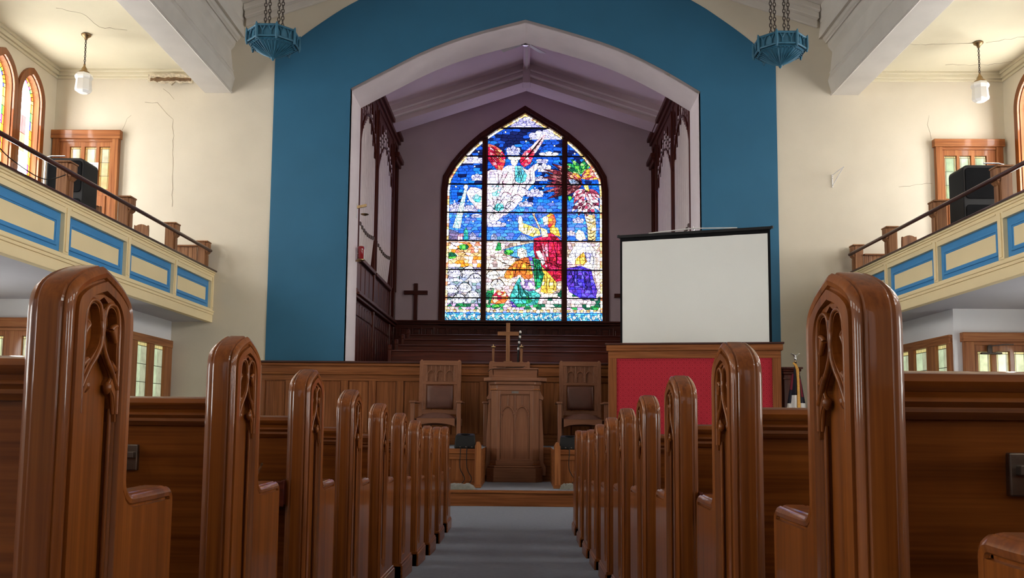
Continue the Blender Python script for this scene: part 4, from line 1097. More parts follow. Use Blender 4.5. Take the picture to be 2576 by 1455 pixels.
    MB().tube([(e, Y - .02, FB), (e, Y - .02, FB + zt - .05), (e - sx * .02, Y - .02, FB + zt + .0), (e - sx * .09, Y - .02, FB + zt + .02), (cx, Y - .02, FB + zt + .02)], 0.011, 8).build('chrome_tube', M_CHROME, q, smooth=60)

# paper notices on the balcony doors
def text_mesh(body, size, loc, parent, mat, name='lettering'):
    cu = bpy.data.curves.new(name, 'FONT'); cu.body = body; cu.size = size; cu.align_x = 'CENTER'; cu.align_y = 'CENTER'; cu.extrude = 0.0006
    to = bpy.data.objects.new(name, cu); COL.objects.link(to)
    me = bpy.data.meshes.new_from_object(to)
    bpy.data.objects.remove(to)
    o = bpy.data.objects.new(name, me); COL.objects.link(o)
    o.data.materials.clear(); o.data.materials.append(mat)
    o.parent = parent; o.location = Vector(loc) - offs(parent); o.rotation_euler = (math.pi / 2, 0, 0)
    return o
for px0, px1, py0, py1, lab in ((214, 246, 409, 440, 'white paper notice with three lines of print on the amber glazed door'), (2408, 2436, 430, 463, 'white paper notice taped on the green glazed balcony door')):
    yp = YW - 0.055
    a, b = onY(px0, py0, yp), onY(px1, py1, yp)
    n_ = thing('paper_notice', lab, 'notice', ((a.x + b.x) / 2, yp, b.z), 'notices on the balcony doors')
    MB().box(a.x, b.x, yp - 0.002, yp + 0.001, b.z, a.z).build('sheet', M_PAPER, n_)
    for k, t in enumerate(('EMERGENCY', 'EXIT', 'ONLY')):
        text_mesh(t, 0.034, ((a.x + b.x) / 2, yp - 0.003, a.z - 0.045 - 0.062 * k), n_, M_INK)
# cord looped along the railing
c = [onX(px, py, BALX[-1] - 0.03) for px, py in ((-5, 368), (25, 398), (85, 440), (120, 452), (145, 447), (165, 440))]
tag(MB().tube(spline([tuple(p) for p in c], 4), 0.006, 6).build('hanging_cord', M_BLACK, smooth=60), 'thin black cord looped behind the handrail beside the arched windows', 'cord')
# wall bracket on the flag side
v = onY(2097, 452, YW)
wb = thing('wall_bracket', 'small white triangular metal bracket screwed to the bare cream wall', 'bracket', v)
k_ = YW / FPX
box('wall_plate', M_WHITEMETAL, wb, v.x - .035, v.x - .012, YW - 0.012, YW, v.z - .15, v.z + .09, bevel=0.002)
MB().tube([(v.x - .02, YW - .01, v.z + .08), (v.x + .07, YW - .28, v.z + .14), (v.x + .085, YW - .30, v.z + .15)], 0.009, 6).build('arm', M_WHITEMETAL, wb)
MB().tube([(v.x - .02, YW - .01, v.z - .11), (v.x + .07, YW - .28, v.z + .135)], 0.008, 6).build('brace', M_WHITEMETAL, wb)
for dz in (.02, .05, -.12): MB().lathe((v.x - .024, YW - .012, v.z + dz), [(0.006, -0.003), (0.006, 0.003)], 6).build('screw', M_IRON, wb)

# cracks and the broken piece of cornice
def crack(name, pts, Y=None, X=None, Z=None, r=0.006, parent=None):
    rr_ = random.Random(len(pts) * 7 + int(pts[0][0]))
    P = []
    for i in range(len(pts) - 1):
        a, b = Vector(pts[i]), Vector(pts[i + 1])
        n = max(1, int((b - a).length / 14))
        for k in range(n):
            p = a.lerp(b, k / n); P.append((p.x + rr_.uniform(-2, 2), p.y + rr_.uniform(-2, 2)))
    P.append(pts[-1])
    P3 = [onY(x, y, Y) if Y else (onZ(x, y, Z) if Z else onX(x, y, X)) for x, y in P]
    return MB().tube(P3, [r * rr_.uniform(.4, 1.1) for _ in P3], 4).build('crack', M_CRACK, parent)
wf = bpy.data.objects['wall_front']; cl = bpy.data.objects['ceiling_left']; cr = bpy.data.objects['ceiling_right']
for pts in ([(365, 258), (397, 259), (420, 285), (434, 300), (436, 340), (434, 400), (433, 520)], [(305, 335), (318, 300), (330, 290)], [(410, 222), (438, 250)], ):
    crack('crack', pts, Y=YW - .001, parent=wf, r=.0035)
for pts in ([(2336, 290), (2334, 315), (2343, 350)], [(2260, 470), (2345, 462)]): crack('crack', pts, Y=YW - .001, parent=wf, r=.004)
for pts in ([(140, 20), (205, 32), (248, 68), (320, 76)], ): crack('crack', pts, Z=ZC - .001, parent=cl, r=.004)
for pts in ([(2285, 112), (2390, 112), (2450, 108)], [(2380, 162), (2470, 164), (2576, 152)], [(2576, 92), (2480, 108)], [(2210, 192), (2280, 178)]): crack('crack', pts, Z=ZC - .001, parent=cr, r=.0035)
bk = thing('broken_cornice', 'patch of broken cornice showing brown lath, beside the beam end', 'damaged plaster', onY(425, 200, YW - .1))
a, b = onY(372, 204, YW - .12), onY(484, 207, YW - .12)
rr_ = random.Random(4)
top = [(a.x + (b.x - a.x) * k / 14, a.z + .13 + rr_.uniform(-.02, .03)) for k in range(15)]
bot = [(a.x + (b.x - a.x) * k / 14, a.z - .02 + rr_.uniform(-.025, .02)) for k in range(15)]
MB().prism([(x, YW - .128, z) for x, z in bot + top[::-1]], (0, .05, 0)).build('broken_edge', M_BROKEN, bk)
top = [(a.x + .05 + (b.x - a.x - .07) * k / 14, a.z + .055 + rr_.uniform(-.012, .02)) for k in range(15)]
bot = [(a.x + .05 + (b.x - a.x - .07) * k / 14, a.z + .0 + rr_.uniform(-.012, .012)) for k in range(15)]
MB().prism([(x, YW - .134, z) for x, z in bot + top[::-1]], (0, .05, 0)).build('bare_cavity', M_LATH, bk)
for k in range(2): MB().box(a.x + .08, b.x - .03, YW - .145, YW - .13, a.z + .008 + .022 * k, a.z + .02 + .022 * k).build('lath', M_LATH, bk)
MB().prism([(a.x + .36, YW - .13, a.z - .01), (a.x + .50, YW - .13, a.z - .01), (a.x + .43, YW - .13, a.z - .075)], (0, .04, 0)).build('loose_chip', M_BROKEN, bk)

# ================================================================== pews
PEW_T = 0.080
def pew_outline():
    r = [(0.134, 0.700)]
    top = spline([(0.134, 0.955), (0.131, 0.985), (0.116, 1.013), (0.082, 1.036), (0.04, 1.053), (0.0, 1.065)], 4)
    left = [(-y, z) for y, z in top[::-1]][1:]
    fil = [(0.134 + 0.028 - 0.028 * math.cos(R(a)), 0.675 - 0.028 * math.sin(R(a))) for a in (0, 22, 45, 68, 90)]
    arm = [(0.30, 0.648), (0.345, 0.649)] + [(0.345 + 0.031 * math.sin(R(a)), 0.618 + 0.031 * math.cos(R(a))) for a in (0, 22, 45, 68, 90)]
    top = [(y, z + 0.02) for y, z in top]; left = [(y, z + 0.02) for y, z in left]
    pts = [(0.376, -0.02), ] + arm[::-1] + fil[::-1] + top + left + [(-0.134, -0.02)]
    return pts                                   # counter-clockwise seen from the aisle side (y right, z up)
PEW_OUT = pew_outline()
NICHE = None
def niche_loop(d=0.0):
    h = [(0.080 - d, 0.966), (0.077 - d, 0.986), (0.066 - d * .9, 1.006), (0.045 - d * .7, 1.022), (0.0, 1.036 - d)]
    t = spline(h, 3)
    return [(-0.080 + d, 0.20 + d), (-0.05, 0.155 + d), (0.05, 0.155 + d), (0.080 - d, 0.20 + d)] + t + [(-y, z) for y, z in t[::-1]][1:]
RACKS = {}
LIFT = [0]
def build_pew(sg, name):
    """sg=+1: aisle face looks to +x (seat side towards +y)"""
    root = thing(name, 'x', 'pew', (0, 0, 0), 'oak pews along the centre aisle')
    F = lambda y, z, t: Vector((-sg * t, y, z + (0.014 if 0.7 < z < 1.03 and t < 0.0305 and abs(y) < 0.0815 and LIFT[0] else 0)))       # t: depth behind the aisle face
    prof = [(0.030, 0.000), (0.0292, 0.008), (0.0255, 0.008), (0.0225, 0.003), (0.014, 0.001), (0.006, 0.005), (0.002, 0.011), (0.005, 0.0155), (0.001, 0.019), (0.0, 0.023), (0.0, 0.058), (0.0025, 0.062), (0.0010, 0.067), (0.004, 0.073), (0.010, PEW_T)]
    loops = [[F(y, z, t) for y, z in inset(PEW_OUT, d)] for d, t in prof]
    m = MB(); m.loft(loops, True, False, True)
    face = inset(PEW_OUT, 0.030)
    # aisle face with the niche cut in, stepped moulding round the niche, niche floor
    n0 = niche_loop(0.0)
    tr = tessellate_polygon([[Vector((y, z, 0)) for y, z in face], [Vector((y, z, 0)) for y, z in n0]])
    flat = face + n0
    m.add([F(y, z, 0.0) for y, z in flat], [list(t) for t in tr])
    steps = [(0.0, 0.0), (0.003, 0.010), (0.008, 0.008), (0.011, 0.014), (0.012, 0.036), (0.019, 0.036), (0.0195, 0.024)]
    m.loft([[F(y, z, t) for y, z in niche_loop(d)] for d, t in steps], True, False, True)
    end = m.build('end_panel', OAK['z'], root, smooth=32)
    LIFT[0] = 1
    # carved head: pierced plate, raised ribs, cusps
    lower = spline([(-0.068, 0.775), (-0.062, 0.82), (-0.042, 0.845), (-0.050, 0.862), (-0.028, 0.888), (0.0, 0.915), (0.028, 0.888), (0.050, 0.862), (0.042, 0.845), (0.062, 0.82), (0.068, 0.775)], 4)
    nl = niche_loop(0.008)
    upper = [(p[0], p[1] - 0.014) for p in nl if p[1] > 0.9]
    plate = [(0.072, 0.775)] + upper + [(-0.072, 0.775)] + lower
    eye = spline([(0.010, 0.925), (0.008, 0.955), (0.018, 0.985), (0.036, 0.994), (0.054, 0.984), (0.061, 0.960), (0.046, 0.952), (0.060, 0.938), (0.062, 0.905), (0.064, 0.868), (0.046, 0.886), (0.024, 0.905)], 4, closed=True)
    eye2 = [(-y, z) for y, z in eye][::-1]
    web = [(0.0, 0.985), (0.018, 1.001), (0.0, 1.010), (-0.018, 1.001)]
    MB().plate(plate, [eye, eye2, web], F, 0.006, 0.030).build('tracery', OAK['z'], end)
    m = MB()
    def rib(pts, r, t=0.006):
        m.tube([F(y, z, t) for y, z in spline(pts, 5)], r, 6)
    for s in (-1, 1):
        rib([(s * 0.0, 0.985), (s * 0.003, 0.955), (s * 0.002, 0.925), (s * 0.020, 0.897), (s * 0.045, 0.872), (s * 0.070, 0.838)], 0.0050)
        rib([(s * 0.004, 0.965), (s * 0.014, 0.992), (s * 0.036, 1.000), (s * 0.058, 0.990), (s * 0.068, 0.960), (s * 0.070, 0.90), (s * 0.071, 0.84), (s * 0.071, 0.79)], 0.0045)
        rib([(s * 0.0675, 0.80), (s * 0.0665, 0.70), (s * 0.0665, 0.40), (s * 0.0665, 0.19)], 0.0048, 0.017)
        rib([(s * 0.064, 0.962), (s * 0.050, 0.957), (s * 0.046, 0.952)], 0.0055, 0.010); rib([(s * 0.046, 0.952), (s * 0.056, 0.942), (s * 0.064, 0.930)], 0.0055, 0.010)
        rib([(s * 0.066, 0.876), (s * 0.054, 0.884), (s * 0.045, 0.889)], 0.0060, 0.010)
        rib([(s * 0.068, 0.79), (s * 0.060, 0.825), (s * 0.043, 0.845), (s * 0.052, 0.862), (s * 0.030, 0.888), (s * 0.0, 0.914)], 0.0042, 0.011)
        m.lathe(F(s * 0.043, 0.840, 0.012), [(0.002, -0.012), (0.008, -0.004), (0.0085, 0.004), (0.003, 0.012)], 8)
    m.build('carved_ribs', OAK['z'], end, smooth=70)
    LIFT[0] = 0
    m = MB()
    for d, t0, z1 in ((0.0, -0.014, 0.10), (0.0, -0.008, 0.115)):
        a, b = sorted((-sg * t0, -sg * (PEW_T + 0.004))); m.box(a, b, -0.136, 0.378, -0.02, z1)
    m.build('base_block', OAK['y'], end, bevel=0.006)
    L = 4.15
    xa, xb = sorted((-sg * (PEW_T - 0.01), -sg * L))
    # back: panel, moulded top rail, seat, front rail, book rack, clip
    yb0 = -0.060
    m = MB()
    m.hexa([(xa, yb0 + .05, 0.06), (xb, yb0 + .05, 0.06), (xb, yb0 + .075, 0.06), (xa, yb0 + .075, 0.06), (xa, yb0, 0.86), (xb, yb0, 0.86), (xb, yb0 + .026, 0.86), (xa, yb0 + .026, 0.86)])
    bk = m.build('backrest', OAK['x'], root)
    def sweep(prof, nm, mat):
        return MB().loft([[Vector((x, y, z)) for y, z in prof] for x in (xa, xb)], True, True, True).build(nm, mat, root, smooth=40)
    sweep([(-0.098, 0.880), (-0.101, 0.888), (-0.095, 0.900), (-0.080, 0.906), (-0.030, 0.906), (-0.012, 0.898), (-0.010, 0.884), (-0.018, 0.872), (-0.090, 0.872)], 'top_rail', OAK['x'])
    sweep([(-0.088, 0.873), (-0.084, 0.862), (-0.088, 0.855), (-0.078, 0.846), (-0.080, 0.838), (-0.070, 0.826), (-0.056, 0.826), (-0.02, 0.826), (-0.02, 0.873)], 'rail_moulding', OAK['x'])
    MB().box(xa, xb, -0.01, 0.365, 0.420, 0.452).build('seat', OAK['x'], root, bevel=0.012)
    MB().box(xa, xb, 0.30, 0.325, 0.05, 0.42).build('seat_apron', OAK['x'], root)
    rk0, rk1 = sorted((-sg * (PEW_T), -sg * (PEW_T + 0.34)))
    m = MB(); m.box(rk0, rk1, -0.150, -0.136, 0.575, 0.668); m.box(rk0, rk1, -0.150, -0.03, 0.575, 0.588)
    for x in (rk0, rk1 - 0.012): m.box(x, x + 0.012, -0.150, -0.03, 0.575, 0.672)
    RACKS[sg] = (m, root)
    cx = -sg * (0.312 if sg > 0 else 0.30)
    m = MB(); m.box(cx - .026, cx + .026, -0.066, -0.050, 0.70, 0.772)
    cp = m.build('metal_clip', M_STEEL, root, bevel=0.003, label='small dull metal clip')
    m = MB(); m.box(cx - .016, cx + .022, -0.082, -0.064, 0.735, 0.752); m.tube([(cx - sg * .012, -0.078, 0.700), (cx - sg * .012, -0.078, 0.768)], 0.006, 8); m.build('hinge_pin', M_STEEL, cp, bevel=0.002)
    # far end, plain
    xe0, xe1 = sorted((-sg * (L - .03), -sg * (L + .03)))
    MB().prism([(xe0, y, z) for y, z in PEW_OUT], (xe1 - xe0, 0, 0)).build('end_panel', OAK['z'], root)
    return root
ORD = ['first', 'second', 'third', 'fourth', 'fifth', 'sixth', 'seventh', 'eighth', 'ninth', 'tenth', 'eleventh']
pewL = build_pew(1, 'pew'); pewR = build_pew(-1, 'pew')
XPL, XPR = -0.79, 0.531
firstL = firstR = True
for k in list(range(1, 10)) + [0]:
    y = 1.70 + 0.86 * k - (0.033 if k == 0 else 0)
    o = copy_tree(pewL) if k else pewL
    o.location = (XPL, y, floor_z(y))
    o['label'] = 'oak pew with carved end, %s row from the platform, away from the flag' % ORD[9 - k]
    if k == 2: RACKS[1][0].build('book_rack', MAHOG['x'], o, bevel=0.004, local=True)
for k in list(range(0, 10)) + [-1]:
    y = 1.57 + 0.86 * k
    o = copy_tree(pewR) if k >= 0 else pewR
    o.location = (XPR, y, floor_z(y) - 0.026)
    o['label'] = 'oak pew with carved end, %s row from the platform, on the flag side' % ORD[9 - k]
    if k == 2: RACKS[-1][0].build('book_rack', MAHOG['x'], o, bevel=0.004, local=True)

# a pencil sticking out of the book rack
p0 = onY(648, 1192, 3.29); p1 = onY(658, 1170, 3.27)
pn = thing('pencil', 'short wooden pencil sticking up from a dark pew book rack', 'pencil', p0)
MB().tube([p0 - (p1 - p0) * 2.0, p1], .004, 6).build('barrel', POSTW['z'], pn)
MB().tube([p1, p1 + (p1 - p0) * .15], .0045, 6).build('eraser', M_BRASS, pn)

# ================================================================== chancel: organ cases, choir stalls, wainscot
for sx in (-1, 1):
    xf = (XJL - 0.04) if sx < 0 else (XJR + 0.04)             # face of the case
    xw = XCL if sx < 0 else XCR
    T = lambda a, b: sorted((xf - sx * a, xf - sx * b))        # distance out from the face
    org = thing('organ_case', ('dark wooden organ case with pale pipes beside the red glass lamp' if sx < 0 else 'dark wooden organ case with pale pipes rising behind the projection screen'), 'pipe organ', (xf, 18.5, 0.95), 'organ cases in the chancel')
    zs = onX(930, 672, XJL - .04).z                            # sill under the pipes
    zm = onX(900, 747, XJL - .04).z                            # moulding on the wainscot
    zt = onX(947, 252, XJL - .04).z - 0.05
    ya, yb, yc = YB1 + 0.02, onX(947, 450, XJL - .04).y, onX(987, 450, XJL - .04).y
    yd = min(yc + 0.95, YBK - 0.35)
    box('back_panel', MAHOG['z'], org, *T(-0.24, -0.20), ya, yd, 0.95, zt)
    posts = [ya + 0.06, yb, yc + 0.05, yd - 0.07]
    for y in posts:
        w = 0.075
        p = box('case_post', MAHOG['z'], org, *T(-0.20, 0.02), y - w, y + w, zm, zt, bevel=0.012)
        MB().box(*T(-0.02, 0.05), y - w * .5, y + w * .5, zs, zt - 0.1).build('post_shaft', MAHOG['z'], p, bevel=0.012)
        MB().box(*T(-0.02, 0.06), y - w * 1.25, y + w * 1.25, zm, zm + 0.12).build('post_foot', MAHOG['z'], p, bevel=0.012)
    for k, (d0, d1, dep) in enumerate(((-0.02, 0.10, 0.03), (0.10, 0.2, 0.08), (0.2, 0.30, 0.14))):
        box('cornice', MAHOG['y'], org, *T(-0.2, dep), ya, yd + (0.0 if k < 1 else 0.03 * k), zt + d0, zt + d1, bevel=0.014)
    box('end_cornice', MAHOG['y'], org, *T(-0.2, 0.16), yc + 0.02, yd + 0.05, zt - 0.42, zt - 0.30, bevel=0.02)
    box('end_cap', MAHOG['y'], org, *T(-0.2, 0.10), yc + 0.04, yd + 0.03, zt - 0.52, zt - 0.42, bevel=0.02)
    for d0, d1, dep in ((0.0, 0.05, 0.10), (0.05, 0.10, 0.07), (-0.06, 0.0, 0.05)):
        box('belt_moulding', MAHOG['y'], org, *T(-0.2, dep), ya, yd + .02, zm + d0, zm + d1, bevel=0.012)
    bays = ((posts[0], posts[1]), (posts[1], posts[2]))
    for bi, (p0, p1) in enumerate(bays):
        a, b = p0 + 0.085, p1 - 0.085
        box('pipe_sill', MAHOG['y'], org, *T(-0.2, 0.05), a - .02, b + .02, zs - 0.08, zs, bevel=0.014)
        # lower fielded panels
        n = 4
        for k in range(n):
            c, d = a + (b - a) * k / n + .025, a + (b - a) * (k + 1) / n - .025
            box('panel', MAHOG['z'], org, *T(-0.2, -0.005), c, d, zm + 0.14, zs - 0.12, bevel=0.02)
        box('panel_ground', MAHOG['z'], org, *T(-0.22, -0.03), a - .02, b + .02, zm + 0.05, zs - 0.05)
        # pipes
        np_ = 9
        mid = (a + b) / 2
        for k in range(np_):
            y = a + (b - a) * (k + 0.5) / np_
            r = (b - a) / np_ * 0.43
            u = abs(y - mid) / ((b - a) / 2)
            zmth = zs + 0.66 - 0.10 * math.sin(math.pi * (k + .5) / np_)
            ztop = zt - 0.15 - 0.62 * u
            xc = xf + sx * 0.09
            p = MB().lathe((xc, y, 0), [(r * .35, zs), (r * .98, zmth), (r, zmth + .02), (r, ztop), (r * .9, ztop)], 12).build('organ_pipe', M_PIPE, org, smooth=50)
            MB().box(*sorted((xc - sx * r * .80, xc - sx * r * 1.06)), y - r * .62, y + r * .62, zmth + .01, zmth + .085).build('mouth', M_PIPEDK, p)
            for q in (0.08, 0.22): MB().lathe((xc, y, ztop - q - .03), [(r * 1.03, 0), (r * 1.03, .045)], 12).build('pipe_band', M_PIPEDK, p, smooth=50)
        # pierced pipe shade with a pointed, stepped opening
        low = zt - 1.55
        steps = []
        nst = 9
        for k in range(nst + 1):
            t = k / nst
            steps.append((a + (mid - a) * t, low + (zt - 0.62 - low) * (t ** 0.75)))
        left = []
        for k in range(nst):
            left += [(steps[k][0], steps[k][1]), (steps[k][0], steps[k + 1][1])]
        lo_edge = left + [steps[-1]] + [(2 * mid - y, z) for y, z in left[::-1]]
        holes = []
        for q in range(5):
            yy_ = a + (b - a) * (q + .5) / 5; hh = .34 if q in (1, 2, 3) else .5
            hz = zt - 0.50 + (0.0 if q in (1, 2, 3) else -.18)
            wv = (b - a) / 5 * .28
            holes.append([(yy_ - wv, hz), (yy_, hz - .07), (yy_ + wv, hz), (yy_ + wv * .8, hz + hh - .08), (yy_, hz + hh), (yy_ - wv * .8, hz + hh - .08)])
        fns = lambda p, q, t, xf=xf, sx=sx: Vector((xf - sx * t, p, q))
        MB().plate([(a - .03, zt), (a - .03, low)] + lo_edge + [(b + .03, low), (b + .03, zt)], holes, fns, -0.06, 0.0).build('pipe_shade', MAHOG['z'], org)
        arc = [(a, low + .1), (a + (mid - a) * .25, low + .52), (a + (mid - a) * .6, low + .82), (mid, zt - .60), (2 * mid - a - (mid - a) * .6, low + .82), (2 * mid - a - (mid - a) * .25, low + .52), (b, low + .1)]
        MB().tube([fns(p, q, .012) for p, q in spline(arc, 5)], .022, 6).build('shade_arch', MAHOG['z'], org, smooth=60)
    # lower wainscot: gothic headed boards
    box('wainscot_ground', MAHOG['z'], org, *T(-0.22, -0.03), ya, yd, 0.95, zm)
    n = 18
    for k in range(n):
        c, d = ya + (yd - ya) * k / n + .02, ya + (yd - ya) * (k + 1) / n - .02
        box('wainscot_board', MAHOG['z'], org, *T(-0.2, -0.012), c, d, 1.05, zm - 0.40, bevel=0.016)
        MB().prism([fns(p, q, -.03) for p, q in lancet((d - c) / 2, 0, .16, .24, 4) and [((c + d) / 2 + u_, zm - .36 + w_) for u_, w_ in lancet((d - c) / 2, 0, .16, .24, 4)]], fns(0, 0, .02) - fns(0, 0, 0)).build('lancet_head', MAHOG['z'], org, bevel=0.008)
    for k in range(4):
        y = posts[k]
        box('pilaster', MAHOG['z'], org, *T(-0.2, 0.02), y - .07, y + .07, 0.95, zm - .06, bevel=0.012)

# back wainscot under the picture window
zw = onY(1300, 808, YBK - .1).z
ws = thing('choir_wainscot', 'dark panelled wainscot with square top panels below the picture window', 'wainscot', (0, YBK - .05, CH_ROWS[-1][1] - .88))
z0 = CH_ROWS[-1][1] - .88
box('ground_board', MAHOG['x'], ws, XCL, XCR, YBK - 0.06, YBK, z0, zw - .04)
box('cap', MAHOG['x'], ws, XCL, XCR, YBK - 0.16, YBK, zw - .045, zw, bevel=0.01)
box('cap_moulding', MAHOG['x'], ws, XCL, XCR, YBK - 0.12, YBK, zw - .10, zw - .045, bevel=0.012)
n = 22
for k in range(n):
    c, d = XCL + (XCR - XCL) * k / n + .05, XCL + (XCR - XCL) * (k + 1) / n - .05
    MB().plate([(c - .02, zw - .42), (d + .02, zw - .42), (d + .02, zw - .17), (c - .02, zw - .17)], [[(c + .015, zw - .385), (d - .015, zw - .385), (d - .015, zw - .205), (c + .015, zw - .205)]], lambda a, b, t: Vector((a, YBK - .06 - t, b)), 0, .03).build('panel_frame', MAHOG['x'], ws, bevel=0.006)
    box('panel', MAHOG['x'], ws, c + .035, d - .035, YBK - .08, YBK - .05, zw - .365, zw - .225, bevel=0.01)
# choir stalls, four rising rows
stall = None
for k, (Y, z) in enumerate(CH_ROWS):
    xl = onY((984, 1000, 1016, 1030)[k] - 3, 880, Y).x; xr = 2.62
    q = thing('choir_bench', 'long dark choir bench, %s of the rows behind the choir rail' % ('lowest and foremost', 'second lowest', 'third lowest', 'highest and rearmost')[k], 'bench', (0, Y, z - .88), 'choir benches')
    box('backrest', MAHOG['x'], q, xl, xr, Y, Y + .03, z - .80, z - .02)
    box('top_rail', GLOSSY['x'], q, xl, xr, Y - .025, Y + .05, z - .035, z, bevel=0.017, seg=4, smooth=60)
    box('seat', MAHOG['x'], q, xl, xr, Y + .02, Y + .42, z - .46, z - .43, bevel=0.008)
    box('seat_apron', MAHOG['x'], q, xl, xr, Y + .34, Y + .37, z - .88, z - .46)
    for s, xe in ((-1, xl), (1, xr)):
        prof = [(-.06, z - .88), (-.06, z + .0)] + [(-.0 + .075 * math.cos(R(a)), z + .03 + .075 * math.sin(R(a))) for a in (200, 160, 120, 80, 40, 0, -40, -80)] + [(.03, z - .20), (.12, z - .34), (.40, z - .36), (.42, z - .40), (.42, z - .88)]
        e = MB().prism([(xe - .03, Y + a, b) for a, b in prof], (.06, 0, 0)).build('bench_end', MAHOG['z'], q, bevel=0.010)
        MB().tube([(xe - .035, Y, z + .03), (xe + .035, Y, z + .03)], .045, 12).build('scroll', MAHOG['y'], e, smooth=60)
# low lectern stand lying behind the rail beside the organ
v = onY(935, 895, 16.6)
f_ = thing('folded_music_stand', 'small dark wooden stand lying folded behind the choir rail near the organ', 'stand', (v.x, 16.6, .95))
MB().tube([(v.x - .15, 16.6, 1.90), (v.x + .05, 16.6, 2.06), (v.x + .32, 16.6, 2.0)], .03, 8).build('arm', MAHOG['x'], f_, smooth=60)
MB().tube([(v.x + .02, 16.6, .95), (v.x + .02, 16.6, 2.05)], .03, 8).build('upright', MAHOG['z'], f_, smooth=60)
MB().lathe((v.x + .04, 16.6, 2.18), [(.0, -.035), (.028, -.02), (.035, 0), (.028, .02), (.0, .035)], 10).build('knob', MAHOG['z'], f_, smooth=60)
MB().tube([(v.x + .04, 16.6, 2.02), (v.x + .04, 16.6, 2.16)], .012, 6).build('pin', MAHOG['z'], f_)

# wall crosses
def wall_cross(px0, px1, pyt, pyb, pyc, lab):
    Y = YBK - 0.02
    a, b = onY(px0, pyc, Y), onY(px1, pyc, Y)
    zt, zb = onY((px0 + px1) / 2, pyt, Y).z, zw + .0
    cx = (a.x + b.x) / 2
    q = thing('wall_cross', lab, 'cross', (cx, Y, zb), 'crosses flanking the picture window')
    box('upright', MAHOG['z'], q, cx - .048, cx + .048, Y - .06, Y + .02, zb, zt, bevel=0.006)
    box('crossbar', MAHOG['x'], q, a.x, b.x, Y - .07, Y + .02, a.z - .05, a.z + .05, bevel=0.006)
wall_cross(1017, 1076, 714, 803, 737, 'plain dark wooden cross on the wall between organ and picture window')
wall_cross(1545, 1604, 722, 811, 745, 'plain dark wooden cross mostly hidden behind the projection screen')
# ceiling fan
v = onY(1322, 108, 17.6)
fan = thing('ceiling_fan', 'white ceiling fan hanging below the chancel ridge', 'ceiling fan', v)
MB().tube([(v.x, 17.6, v.z + .05), (v.x, 17.6, rid - .15)], .018, 8).build('down_rod', M_WHITEMETAL, fan, smooth=60)
MB().lathe(v, [(.05, -.06), (.085, -.04), (.11, 0), (.11, .05), (.06, .09), (.02, .11)], 20).build('motor_housing', M_CHROME, fan, smooth=50)
for k in range(4):
    a = R(24 + 90 * k) - R(60)
    c, s = math.cos(a), math.sin(a)
    P = lambda u, w, z: (v.x + c * u - s * w, 17.6 + s * u + c * w, v.z + z)
    MB().hexa([P(.10, -.045, -.01), P(.62, -.07, -.02), P(.62, .07, .01), P(.10, .045, .005), P(.10, -.045, 0), P(.62, -.07, -.01), P(.62, .07, .02), P(.10, .045, .015)]).build('blade', M_WHITEMETAL, fan)
# sconce bracket and red lamp on the arch jamb
def jamb(px, py, X): return onX(px, py, X)
v = onX(897, 528, XJL + .001)
sb = thing('jamb_bracket', 'small brass swing bracket fixed on the pale arch jamb', 'bracket', v)
MB().box(v.x, v.x + .012, v.y - .03, v.y + .03, v.z - .16, v.z + .12).build('wall_plate', M_WHITEMETAL, sb, bevel=0.003)
MB().hexa([(v.x, v.y - .02, v.z + .02), (v.x + .17, v.y + .10, v.z + .09), (v.x + .17, v.y + .13, v.z + .09), (v.x, v.y + .02, v.z + .02), (v.x, v.y - .02, v.z + .07), (v.x + .17, v.y + .10, v.z + .14), (v.x + .17, v.y + .13, v.z + .14), (v.x, v.y + .02, v.z + .07)]).build('arm', M_BRASS, sb)
MB().lathe((v.x + .14, v.y + .1, v.z - .09), [(.02, 0), (.075, .02), (.08, .03)], 12).build('cup', M_BRASS, sb, smooth=50)
v = onX(908, 640, XJL + .10)
lp = thing('sanctuary_lamp', 'red glass sanctuary lamp on a small bracket beside the organ', 'lamp', v)
MB().lathe((v.x, v.y, v.z - .10), [(.03, 0), (.052, .02), (.055, .2), (.06, .24)], 16).build('glass_jar', M_REDGLASS, lp, smooth=50)
MB().lathe((v.x, v.y, v.z + .10), [(.064, 0), (.064, .035), (.05, .05)], 16).build('rim', M_REDGLASS, lp, smooth=50)
MB().lathe((v.x, v.y, v.z - .13), [(.04, 0), (.075, .012), (.075, .03)], 16).build('saucer', M_BRASS, lp, smooth=50)
MB().box(v.x - .1, v.x, v.y - .012, v.y + .012, v.z - .14, v.z - .12).build('bracket_arm', M_BRASS, lp)

# ================================================================== choir rail, pulpit, chairs
zrt = onY(1100, 911, YR).z
xr0 = onY(658, 950, YR).x; xr1 = 4.35
rail = thing('choir_rail', 'long oak panelled screen wall with moulded cap across the platform back', 'screen wall', (0, YR, PZ2))
box('ground', PANEL['z'], rail, xr0, xr1, YR + .03, YR + .16, PZ2, zrt - .05)
box('cap', DARKRAIL['x'], rail, xr0 - .04, xr1, YR - .07, YR + .2, zrt - .035, zrt, bevel=0.012)
box('cap_moulding', PANEL['x'], rail, xr0 - .02, xr1, YR - .045, YR + .16, zrt - .085, zrt - .035, bevel=0.012)
box('frieze', PANEL['x'], rail, xr0, xr1, YR - .012, YR + .1, zrt - .20, zrt - .085, bevel=0.004)
box('frieze_bead', PANEL['x'], rail, xr0, xr1, YR - .035, YR + .05, zrt - .24, zrt - .20, bevel=0.012)
box('top_rail', PANEL['x'], rail, xr0, xr1, YR, YR + .06, zrt - .34, zrt - .24, bevel=0.004)
box('bottom_rail', PANEL['x'], rail, xr0, xr1, YR, YR + .06, PZ2, PZ2 + .18, bevel=0.004)
sp = 70.2 * YR / FPX
x = onY(726, 1000, YR).x
while x > xr0: x -= sp
